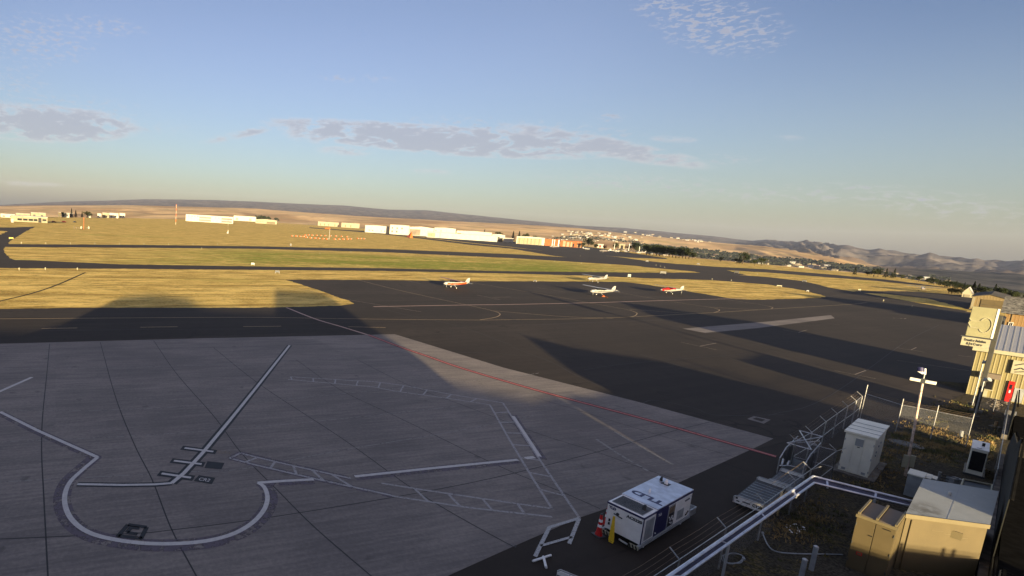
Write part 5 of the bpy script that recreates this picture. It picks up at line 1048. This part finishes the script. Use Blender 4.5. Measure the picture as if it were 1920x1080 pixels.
# orange tie down cone and tow bar by the nearer plane
for (x, y, lb) in ((1131, 556.5, 'orange wheel chock under the tail of the nearer middle plane'),):
    A = G(x, y); t = thing('wheel_chock', (A.x, A.y, .022), 0, lb, 'chock'); MB().prism([Vector((-.35, -.2, 0)), Vector((.35, -.2, 0)), Vector((0, -.2, .45))], (0, .4, 0)).build('wedge', 'orange', t); MB().tube((0, 0, .3), (0, -1.8, .1), .04).build('rope', 'orange', t)
far = [(1027, 464, 1050, 466, 'far white plane standing before the orange brick building'), (1089, 468, 1110, 470, 'far white plane just right of the striped brick building'), (1122, 472, 1142, 474, 'far white plane with raised tail, right of the bushy green tree'), (1146, 472.5, 1160, 474, 'far white plane in the middle of the distant cluster'),
       (1156, 470.5, 1174, 471.5, 'far white plane at the back of the distant cluster'), (1167, 474, 1184, 475.5, 'rightmost plane of the distant cluster, beside the lone dark tree'), (1196, 475.5, 1206, 476.5, 'small far plane below the white mast'), (1208, 477.5, 1228, 479, 'far low white plane in front of the tree row'), (1236, 479.5, 1250, 482, 'last far white plane at the right, before the tree row')]
for i, (a, b, c, d, lb) in enumerate(far):
    A, B = gcl(a, b), gcl(c, d); cc = (A+B)/2; q = dup(p1 if i % 2 else p2, (cc.x, cc.y, .03), [pi-.5, .2, 2.4, -.3, pi-.3, .5, 2.9, .1, -.2][i], lb, max(1.0, (cc.length/560))); q['group'] = 'white planes parked far off by the tree row'
A = G(1729, 546); q = dup(p2, (A.x, A.y, .03), .55, 'lone white plane out on the far right taxiway', .95); q['group'] = 'light aircraft parked on the dark apron'

# ------------------------------------------------------------------ airfield furniture
A = gcl(329.5, 421.5); t = thing('radio_mast', (A.x, A.y, 0), 0, 'tall thin red and white banded mast in the left field', 'mast'); zt = zat(A.x, A.y, 384.5)
for k in range(7):
    MB().tube((0, 0, zt*k/7), (0, 0, zt*(k+1)/7), zt*.011).build('mast_section', ('sign_white', 'orange')[k % 2], t)
mb = MB(); mb.box((0, 0, zt), (zt*.05, zt*.05, zt*.03)).box((0, 0, zt*.93), (zt*.04, zt*.04, zt*.02)); mb.build('lamp_cluster', 'orange', t)
A = gcl(427, 437.5); t = thing('antenna_mast', (A.x, A.y, 0), 0, 'short pale antenna mast on a small mound in the left field', 'mast'); zt = zat(A.x, A.y, 409)
for k in range(4): MB().tube((0, 0, zt*k/4), (0, 0, zt*(k+1)/4), zt*.008).build('mast_section', ('sign_white', 'housewall')[k % 2], t)
MB().box2((-.8, -.5, 0), (.8, .5, .9)).build('equipment_box', 'grey_paint', t); MB().tube((0, 0, 1), (zt*.03, 0, zt*.18), zt*.012).build('brace', 'reflective', t)
A = gcl(155, 431); 
for i, (px, py, hpx, mt_, lb) in enumerate([(139, 430, 425.5, 'housewall', 'leftmost pinkish weather instrument post in the left field'), (144, 430.5, 426.5, 'housewall', 'second weather instrument post from the left'), (148, 430, 426.8, 'housewall', 'third weather instrument post, beside the white dome'), (157, 430.5, 409, 'orange', 'tall thin orange instrument mast over the weather station'), (163, 429.5, 427, 'housewall', 'pinkish instrument post right of the tall orange one')]):
    A = gcl(px, py); t = thing('instrument_post', (A.x, A.y, 0), 0, lb, 'instrument', 'weather instruments in the left field'); zt = zat(A.x, A.y, hpx); MB().tube((0, 0, 0), (0, 0, zt), .14, .10).build('post', mt_, t); MB().box((0, 0, zt), (.6, .4, .45)).build('sensor_head', mt_, t)
for px, lb in ((152.5, 'round white instrument housing left in the weather station'), (166.5, 'white instrument housing at the right end of the weather station')):
    A = gcl(px, 429.5); t = thing('instrument_box', (A.x, A.y, 0), .2, lb, 'instrument', 'weather instruments in the left field'); MB().tube((0, 0, .4), (0, 0, 1.9), .8, .55, 14).build('housing', 'sign_white', t); MB().box2((-.8, -.6, 0), (.8, .6, .4)).build('base', 'concrete_pad', t)
# segmented circle with wind cone
A = gcl(617, 449); t = thing('windsock_pole', (A.x, A.y, 0), 0, 'thin pole with a small orange windsock amid the ring of barrels', 'windsock'); zt = zat(A.x, A.y, 428.5)
MB().tube((0, 0, 0), (0, 0, zt), .22).build('pole', 'barrel_white', t); MB().tube((0, 0, zt), (-4.6, .4, zt-.1), .75, .35, 12).build('sock', 'orange', t)
random.seed(4); base = None; C0 = gcl(614, 446.5); labs = []
ptsb = [(548, 443), (556, 443.5), (563, 444), (569, 444.3), (573, 441.6), (579, 441.2), (586, 441.7), (594, 442), (602, 442), (610, 442.4), (620, 442.8), (630, 443.2), (641, 443.9), (651, 444.5), (575, 445.6), (583, 446.8), (591, 447.3), (598, 447.9), (606, 448.4), (613, 448.9), (628, 449.3), (636, 449.3), (644, 449.2), (652, 449), (658, 448.6), (671, 447.8), (677, 448.2), (683, 448.3)]
for i, (x, y) in enumerate(ptsb):
    A = gcl(x, y); 
    if base is None:
        base = thing('marker_barrel', A, 0, 'orange and white marker barrel lying in the ring round the windsock', 'marker barrel', 'orange and white barrels laid out round the windsock')
        MB().tube((-1.0, 0, .45), (.35, 0, .45), .45, n=12).build('barrel', 'orange', base); MB().tube((.352, 0, .45), (1.0, 0, .45), .452, n=12).build('white_band', 'barrel_white', base)
    else: dup(base, A, random.uniform(-.4, .4), None, 1.1)
# landing tetrahedron
A = gcl(771, 447); B = gcl(746, 444.5); zt = zat(A.x, A.y, 434.5); t = thing('landing_tetrahedron', (A.x, A.y, 0), math.atan2(B.y-A.y, B.x-A.x), 'bright orange wedge shaped wind marker with dark dots, before the white hangars', 'wind marker'); L = min((B-A).length, 16)
MB().add([(0, 2.6, .8), (0, -2.6, .8), (0, 0, zt), (L, 0, .9)], [(0, 2, 1), (0, 1, 3), (1, 2, 3), (2, 0, 3)]).build('body', 'orange', t); MB().tube((L*.35, 0, 0), (L*.35, 0, 1.2), .3).build('pivot', 'dark_grey', t); mb = MB()
for s in (1, -1):
    for k in range(6): f_ = k/6; mb.box(Vector((0, s*2.6, .8)).lerp(Vector((L, 0, .9)), f_)+Vector((0, s*.05, .3)), (.4, .2, .4)); mb.box(Vector((0, 0, zt)).lerp(Vector((L, 0, .9)), f_)+Vector((0, s*.25, -.35)), (.4, .25, .4))
mb.build('lamp', 'dark_grey', t)
# taxiway signs and lights
for (x, y, w, hgt, mt_, lb) in ((1179.5, 520, 1.1, 1.1, 'white_wall', 'small white board standing on the grass right of the middle planes'), (520, 512.5, 1.3, .6, 'dark_grey', 'small blue grey taxiway sign near the apron corner'), (474, 497.5, 1.1, .6, 'grey_paint', 'small grey taxiway sign between the two left taxiways'), (21, 448.5, 1.6, .5, 'yellow', 'yellow taxiway sign on the far left grass'), (1461, 537.5, 1.6, .35, 'sign_white', 'long pale sign at the edge of the right grass island'), (1514, 547, .7, .35, 'grey_paint', 'tiny pale sign near the tip of the right grass island'), (1611, 546.5, .8, .8, 'sign_white', 'square white sign at the start of the right service road'),
      (1508, 528.5, 1.6, .7, 'dark_grey', 'dark low taxiway sign in the grass at the upper right'), (1003, 528.5, .9, .4, 'dark_grey', 'dark low sign at the top edge of the apron, left of the middle planes'), (1243, 513.5, 2.5, 1.1, 'black', 'black sign back near the bend of the middle taxiway'), (1381, 512.5, 2.2, 1.2, 'black', 'black sign back on the grass strip at right'), (1309, 496.5, 1.8, 1.1, 'black', 'black sign back on the far runway verge'), (1213, 491, 1.8, 1.1, 'black', 'black sign back left of the far runway crossing'), (545, 461.5, 1.0, 1.3, 'black', 'small dark marker in the field below the ring of barrels')):
    A = G(x, y); t = thing('taxiway_sign', (A.x, A.y, 0), -A.x/A.y*.6+random.uniform(-.1, .1), lb, 'sign', 'low signs along the taxiways'); MB().box2((-w/2, -.15, .25), (w/2, .1, .25+hgt)).build('face', mt_, t, bev=.02); MB().box2((-w/2, -.05, 0), (-w/2+.12, .05, .25)).box2((w/2-.12, -.05, 0), (w/2, .05, .25)).build('leg', 'grey_paint', t)
base = None; random.seed(8)
for (x, y) in [(40+k*46, 457.2+k*.25) for k in range(10)]+[(600, 476.4), (658, 473.4), (715, 475.2), (893, 482), (1040, 490.5), (1088, 480.5), (1144, 497), (1230, 498), (1238, 500), (1246, 502), (1335, 524.5), (1371, 526.8), (85, 506.2), (145, 506.4), (36, 506.8), (1710, 575.8), (1656, 565), (1420, 515), (1090, 494), (960, 487), (840, 479.5), (378, 466.5)]:
    A = G(x, y)
    if base is None:
        base = thing('taxiway_light', A, 0, 'tiny pale edge light post beside a taxiway or runway', 'taxiway light', 'edge lights along the taxiways'); MB().tube((0, 0, 0), (0, 0, .45), .09).build('stem', 'sign_white', base); MB().tube((0, 0, .45), (0, 0, .75), .18, .12).build('lens', 'sign_white', base)
    else: dup(base, A, 0, None, .8)
A = gcl(1198, 472); t = thing('flag_mast', (A.x, A.y, 0), 0, 'white mast rising beside the lone dark tree', 'mast'); zt = zat(A.x, A.y, 462); MB().tube((0, 0, 0), (0, 0, zt), .3, .2).build('pole', 'white_paint', t); MB().box((0, 0, .6), (1.5, 1.5, 1.2)).build('base', 'tan_wall', t)
for i, (x, y, lb) in enumerate(((1178, 473, 'white pole in the middle of the far plane cluster'), (1151, 470, 'white pole left of the far plane cluster'))):
    A = gcl(x, y); t = thing('flag_mast', (A.x, A.y, 0), 0, lb, 'mast'); zt = zat(A.x, A.y, 457); MB().tube((0, 0, 0), (0, 0, zt), .3, .2).build('pole', 'white_paint', t); MB().box((0, 0, .4), (1.2, 1.2, .8)).build('base', 'concrete_pad', t)
# parked cars near the far building
def car(x, y, rz, mat, label):
    A = gcl(x, y); t = thing('parked_car', (A.x, A.y, 0), rz, label, 'car', 'cars parked by the far buildings')
    MB().loft([ring(2.2, .75, .7, .25, p=4), ring(1.9, .85, .68, .36, p=4), ring(-1.9, .85, .72, .38, p=4), ring(-2.2, .75, .75, .28, p=4)]).build('body', mat, t); MB().loft([ring(1.0, .70, 1.05, .10, p=4), ring(.3, .68, 1.2, .33, p=4), ring(-1.2, .68, 1.2, .33, p=4), ring(-1.8, .70, 1.1, .12, p=4)]).build('cabin', 'glass', t)
    for a in (1.35, -1.35):
        for s in (1, -1): MB().tube((a, s*.72, .33), (a, s*.9, .33), .33, n=12).build('wheel', 'tyre', t)
for i, (x, y, m_, lb) in enumerate([(736, 438.2, 'dark_grey', 'dark car parked before the two storey hangar front'), (757, 440.3, 'plane_red', 'dark red vehicle behind the orange wind marker'), (793, 444.2, 'black', 'black car parked right of the pink hangar door'), (101, 417.3, 'plane_red', 'dark red car right of the low cream building'), (120, 417.2, 'plane_red', 'red car farther along the far left road'), (140, 417.3, 'dark_grey', 'dark car at the end of the far left road'), (937, 454.5, 'black', 'dark car before the garage in the hangar row')]): car(x, y, .3*i, m_, lb)

# ------------------------------------------------------------------ trees
def crown(mb, shape, n, seed, leaf=.34):
    rnd = random.Random(seed)
    if shape == 'round':
        lobes = [(Vector((rnd.gauss(0, .9), rnd.gauss(0, .9), rnd.uniform(2.4, 5.6))), rnd.uniform(.8, 1.5)) for _ in range(9)]
    else: lobes = None
    for k in range(n):
        if lobes:
            c, r = rnd.choice(lobes); d = Vector((rnd.gauss(0, 1), rnd.gauss(0, 1), rnd.gauss(0, 1))).normalized(); p = c+d*r*rnd.uniform(.55, 1.05)
        else:
            z = rnd.random()**1.35; rr = (1-z)*(1.45+.35*sin(z*38+rnd.random())) + .06; a = rnd.uniform(0, 6.28); p = Vector((cos(a)*rr*rnd.uniform(.5, 1), sin(a)*rr*rnd.uniform(.5, 1), .9+z*6.1-rr*.15))
        u = Vector((rnd.gauss(0, 1), rnd.gauss(0, 1), rnd.gauss(0, 1))).normalized(); v = u.orthogonal().normalized(); w = u.cross(v); s = leaf*rnd.uniform(.6, 1.3)
        mb.add([p-v*s*.5, p+w*s*.35, p+v*s*.6, p-w*s*.4], [(0, 1, 2, 3)])
protos = {}
def tree_proto(kind, i):
    nm = {'conifer': 'conifer_tree', 'round': 'broadleaf_tree', 'red': 'red_leaf_tree', 'shrub': 'shrub'}[kind]
    t = thing(nm, (0, 0, -500), 0, 'tree', 'tree')
    mb = MB(); sh = 'cone' if kind == 'conifer' else 'round'; crown(mb, sh, 900 if sh == 'cone' else 1100, 10+i*7+len(kind), .36 if sh == 'cone' else .42)
    mb.build('crown', {'conifer': 'needle', 'round': 'leaf', 'red': 'redleaf', 'shrub': 'sage'}[kind], t, fixn=False)
    tk = MB().tube((0, 0, -.3), (0, 0, 3.2 if sh == 'round' else 6.0), .24, .10 if sh == 'round' else .03, 7)
    if sh == 'round':
        rnd = random.Random(i)
        for k in range(5): a = k*1.3+rnd.random(); tk.tube((0, 0, 1.8+.25*k), (cos(a)*1.1, sin(a)*1.1, 3.4+.3*k), .10, .04, 5)
    tk.build('trunk', 'trunk', t); return t
for kd, c_ in (('conifer', 3), ('round', 4), ('red', 1), ('shrub', 2)): protos[kd] = [tree_proto(kd, i) for i in range(c_)]
random.seed(21)
TL = []
def T_(x, y, top, kind, lab): TL.append((x, y, top, kind, lab))
T_(1102, 465.5, 444, 'round', 'bushy green tree right of the striped brick building'); T_(1093, 465, 455, 'round', 'smaller tree leaning on the left of the bushy green tree'); T_(1116, 466.5, 456, 'round', 'low rounded tree right of the bushy green tree'); T_(1133, 468, 459, 'red', 'dark red leaved tree among the far parked planes')
T_(1157, 467, 455, 'round', 'middle height tree behind the far plane cluster'); T_(1187, 472.5, 452, 'round', 'lone tall dark tree right of the far plane cluster'); T_(1179, 471, 460, 'round', 'lower tree at the left foot of the lone tall dark tree'); T_(1196, 473, 461, 'shrub', 'shrubby tree at the right foot of the lone tall dark tree')
for i in range(15):
    x = 1212+i*6.1; T_(x, 476.8+i*.62+.8, 459.5+i*.72+random.uniform(-1, 2.2)+(3 if i % 4 == 2 else 0), 'round', None)
T_(1351, 491, 482, 'round', 'small round tree standing in the field right of the tree row'); T_(1380, 494, 482.5, 'round', 'dark tree left of the tall lone tree on the field edge'); T_(1392, 495, 472, 'round', 'tall lone round topped tree on the far field edge'); T_(1386, 494.5, 479, 'conifer', 'slim conifer tucked against the tall round topped tree'); T_(1415, 498, 486, 'round', 'left tree of the dark pair right of the tall lone tree'); T_(1427, 498.5, 483.5, 'round', 'right tree of the dark pair right of the tall lone tree')
T_(1602, 515.5, 503, 'conifer', 'pointed conifer left of the dark clump on the right skyline'); T_(1626, 517, 509, 'round', 'squat dark tree between the conifer and the clump'); T_(1638, 518.5, 505, 'round', 'left half of the dark clump on the right skyline'); T_(1646, 519, 507, 'round', 'right half of the dark clump on the right skyline'); T_(1660, 520.5, 506.5, 'conifer', 'slim conifer just right of the dark clump'); T_(1675, 521.5, 506.5, 'conifer', 'second slim conifer right of the dark clump'); T_(1671, 521.5, 512, 'conifer', 'short conifer between the two slim ones'); T_(1690, 523.5, 516, 'shrub', 'low shrubby tree right of the slim conifers')
T_(1710, 526, 520.5, 'round', 'small round bush left of the big round tree'); T_(1722, 528.5, 517.5, 'round', 'big round dark tree standing alone on the right skyline')
for i in range(15):
    x = 1741+i*5.0; T_(x, 531.5+i*1.05, 521.5+i*.85+random.uniform(-1.2, 2), 'conifer' if i % 3 == 1 else 'round', None)
T_(1823, 552, 532, 'conifer', 'tall pointed conifer directly behind the white gabled shed'); T_(1817, 550, 536, 'round', 'round tree left of the pointed conifer behind the shed'); T_(1832, 553, 535, 'conifer', 'darker conifer right of the pointed one behind the shed'); T_(1839, 554, 537, 'round', 'round dark tree over the ridge of the tan hangar'); T_(1846, 555, 541, 'round', 'lower tree over the right slope of the tan hangar')
T_(1862, 558, 537, 'conifer', 'conifer left of the rounded trees behind the tan hangar'); T_(1869, 560, 540, 'round', 'rounded tree right of the conifer behind the tan hangar'); T_(1877, 561, 543, 'round', 'second rounded tree behind the tan hangar'); T_(1896, 565, 546, 'round', 'large dark tree above the shingle roof'); T_(1905, 567, 550, 'round', 'small dark tree above the shingle roof, near the edge'); T_(1917, 568, 552, 'conifer', 'conifer cut by the right edge of the picture')
for i, x in enumerate((1778, 1784, 1790, 1796, 1802)): T_(x, 550+i*.8, 541+i*.7, 'shrub', None)
for i, x in enumerate((1848, 1855, 1858)): T_(x, 559+i, 546+i, 'shrub', None)
T_(134, 402.5, 391, 'conifer', 'tallest far conifer on the left skyline'); T_(142, 402.5, 394.5, 'conifer', 'second far conifer, right of the tallest on the left skyline'); T_(154, 403, 396, 'conifer', 'small far conifer by itself on the left skyline'); T_(163, 403, 395, 'round', 'far rounded tree above the little white shed'); T_(118, 402, 397.5, 'round', 'far bush over the white building on the left skyline')
for i, x in enumerate((481, 485, 490, 495, 500, 504)): T_(x, 412.5+i*.2, 402.5+i*.6, 'round', None)
T_(517, 413, 407, 'round', 'single dark tree right of the little far grove'); T_(907, 447, 430.5, 'conifer', 'pointed tree top over the long pale hangar'); T_(934, 449, 434.5, 'round', 'dark round tree behind the white gabled roof'); T_(961, 452, 434, 'conifer', 'left of the three conifers behind the hangar row'); T_(972, 453, 434, 'conifer', 'middle of the three conifers behind the hangar row'); T_(984, 454, 435, 'round', 'broad dark tree behind the cream sliding door hangar'); T_(1000, 455, 440, 'shrub', 'low bush on the roof line of the cream door hangar')
glab = {1212: ('tree in the dense dark row right of the far planes', 'dense dark row of trees right of the far planes'), 1741: ('tree in the dark belt running down the right skyline', 'belt of dark trees along the right skyline'), 1778: ('grey green shrub in the row left of the white gabled shed', 'shrubs left of the white gabled shed'), 1848: ('pale olive shrub above the tan hangar roof', 'shrubs above the tan hangar roof'), 481: ('dark tree of the little far grove by the cream hangar', 'little far grove by the cream hangar')}
cnt = {k: 0 for k in protos}; used = set()
for (x, y, top, kind, lab) in TL:
    A = gcl(x, y); h_ = max(1.5, zat(A.x, A.y, top))*(1.22 if x > 1560 else 1.25 if 1205 < x < 1305 else 1.05); pk = protos[kind]; pr = pk[cnt[kind] % len(pk)]; cnt[kind] += 1
    grp = None
    if lab is None: k0 = max(k for k in glab if k <= x+.01); lab, grp = glab[k0]
    s = h_/7.0; wd = s*random.uniform(.95, 1.3) if kind != 'conifer' else s*random.uniform(.75, 1.05)
    if pr.name not in used: used.add(pr.name); q = pr; q.location = A; q.rotation_euler = (0, 0, random.uniform(0, 6)); q.scale = (wd, wd, s)
    else: q = dup(pr, A, random.uniform(0, 6), lab, (wd, wd, s))
    q['label'] = lab; q['category'] = 'tree' if kind != 'shrub' else 'shrub'
    if grp: q['group'] = grp
    elif 'group' in q.keys(): del q['group']
# wooded valley town
random.seed(33); mb = MB()
def vy(x, lo): 
    tb = np.interp(x, [1190, 1305, 1372, 1430, 1500, 1595, 1677, 1790], [457, 468, 476, 484, 487.5, 499, 510, 524]); bb = np.interp(x, [1190, 1300, 1430, 1565, 1660, 1790], [474, 484, 496, 509, 516, 537]); return tb+(bb-tb)*lo
nv = 0
for k in range(2600):
    x = random.uniform(1192, 1785); f_ = random.random(); p = hitterr(x, vy(x, f_), 1500)
    if p is None: continue
    D = hypot(p.x, p.y); r = random.uniform(3, 8.5)*max(1, D/3000); nv += 1
    if x > 1480 and noise.noise(Vector((p.x/260, p.y/260, 0))) < .02: continue
    for j in range(9):
        c = p+Vector((random.gauss(0, .5), random.gauss(0, .5), random.uniform(.2, 1.1)))*r; u = Vector((random.gauss(0, 1), random.gauss(0, 1), random.gauss(0, 1))).normalized(); v = u.orthogonal().normalized(); w = u.cross(v); s = r*random.uniform(.4, .75)
        mb.add([c-v*s, c+w*s*.8, c+v*s, c-w*s*.8], [(0, 1, 2, 3)])
for k in range(260):                                      # scattered trees over the hill town
    x = random.uniform(1040, 1200); y = random.uniform(.62, 1)*12+np.interp(x, [1040, 1100, 1200], [437, 436, 446]) ; p = hitterr(x, y, 1500)
    if p is None: continue
    D = hypot(p.x, p.y); r = random.uniform(3, 6)*max(1, D/3500)
    for j in range(7):
        c = p+Vector((random.gauss(0, .5), random.gauss(0, .5), random.uniform(.2, 1.1)))*r; u = Vector((random.gauss(0, 1), random.gauss(0, 1), random.gauss(0, 1))).normalized(); v = u.orthogonal().normalized(); w = u.cross(v); s = r*random.uniform(.4, .75)
        mb.add([c-v*s, c+w*s*.8, c+v*s, c-w*s*.8], [(0, 1, 2, 3)])
tag(mb.build('valley_wood', 'valley', fixn=False), 'far wooded valley town seen as one dark green band', 'wood', kind='stuff')
# houses
def house_proto(i, wall, roof):
    t = thing('house', (0, 0, -600), 0, 'pale house', 'house'); MB().box2((-6, -4, -6), (6, 4, 3.4)).build('wall', wall, t); MB().prism([Vector((-6.5, -4.6, 3.3)), Vector((-6.5, 4.6, 3.3)), Vector((-6.5, 0, 5.8))], (13, 0, 0)).build('roof', roof, t)
    MB().box2((-4.5, -4.15, 1), (-3, -4.02, 2.4)).build('window', 'glass', t); MB().box2((1.5, -4.15, 1), (3, -4.02, 2.4)).build('window', 'glass', t); return t
hp = [house_proto(0, 'white_wall', 'houseroof'), house_proto(1, 'cream_wall', 'housewall'), house_proto(2, 'housewall', 'roof_dark'), house_proto(3, 'white_wall', 'roof_white')]
spots = []
random.seed(12)
for k in range(70):
    x = random.gauss(1085, 22); y = random.uniform(0, 1)*17+np.interp(x, [1030, 1075, 1140, 1200], [440, 432, 438, 446]); spots.append((x, y, 0))
for k in range(45): x = random.uniform(1120, 1210); spots.append((x, np.interp(x, [1120, 1210], [443, 455])+random.gauss(0, 4), 0))
for k in range(26): x = random.uniform(1170, 1335); spots.append((x, np.interp(x, [1170, 1260, 1335], [435.5, 448, 455])+random.gauss(0, 1.0), 1))
for k in range(150): x = random.uniform(1290, 1780); spots.append((x, vy(x, random.uniform(.35, 1)), 2))
GR = [('small pale house on the hillside behind the striped brick building', 'houses scattered up the hillside left of the tree row'), ('tiny pale house strung along the bare ridge above the tree row', 'houses strung along the bare ridge'), ('small pale house half buried in the wooded valley', 'houses in the wooded valley')]
first = [True]*4
for i, (x, y, g_) in enumerate(spots):
    p = hitterr(x, y, 1500)
    if p is None: continue
    j = random.randrange(4); s = max(1, hypot(p.x, p.y)/3600)*random.uniform(.8, 1.3)*(1.0 if g_ != 2 else 1.35)
    a = math.atan2(p.x, p.y)
    if first[j]: first[j] = False; q = hp[j]; q.location = p; q.rotation_euler = (0, 0, -a+random.uniform(-.6, .6)); q.scale = (s, s, s)
    else: q = dup(hp[j], p, -a+random.uniform(-.6, .6), None, s)
    q['label'], q['group'] = GR[g_]

# ------------------------------------------------------------------ morning haze
me = MB().box2((-21000, -21000, -700), (21000, 21000, 900)).mesh('haze', None) if 0 else None
hm = bpy.data.materials.new('haze'); hm.use_nodes = True; nt = hm.node_tree
for n_ in list(nt.nodes): nt.nodes.remove(n_)
o_ = nt.nodes.new('ShaderNodeOutputMaterial'); v_ = nt.nodes.new('ShaderNodeVolumePrincipled'); v_.inputs['Color'].default_value = (.54, .64, .95, 1); v_.inputs['Density'].default_value = 2.0e-5; v_.inputs['Anisotropy'].default_value = .0
nt.links.new(v_.outputs[0], o_.inputs['Volume']); MT['haze'] = hm
tag(MB().box2((-21000, -21000, -900), (21000, 21000, 900)).build('haze', 'haze'), 'thin morning haze over the whole valley', 'haze', kind='stuff')
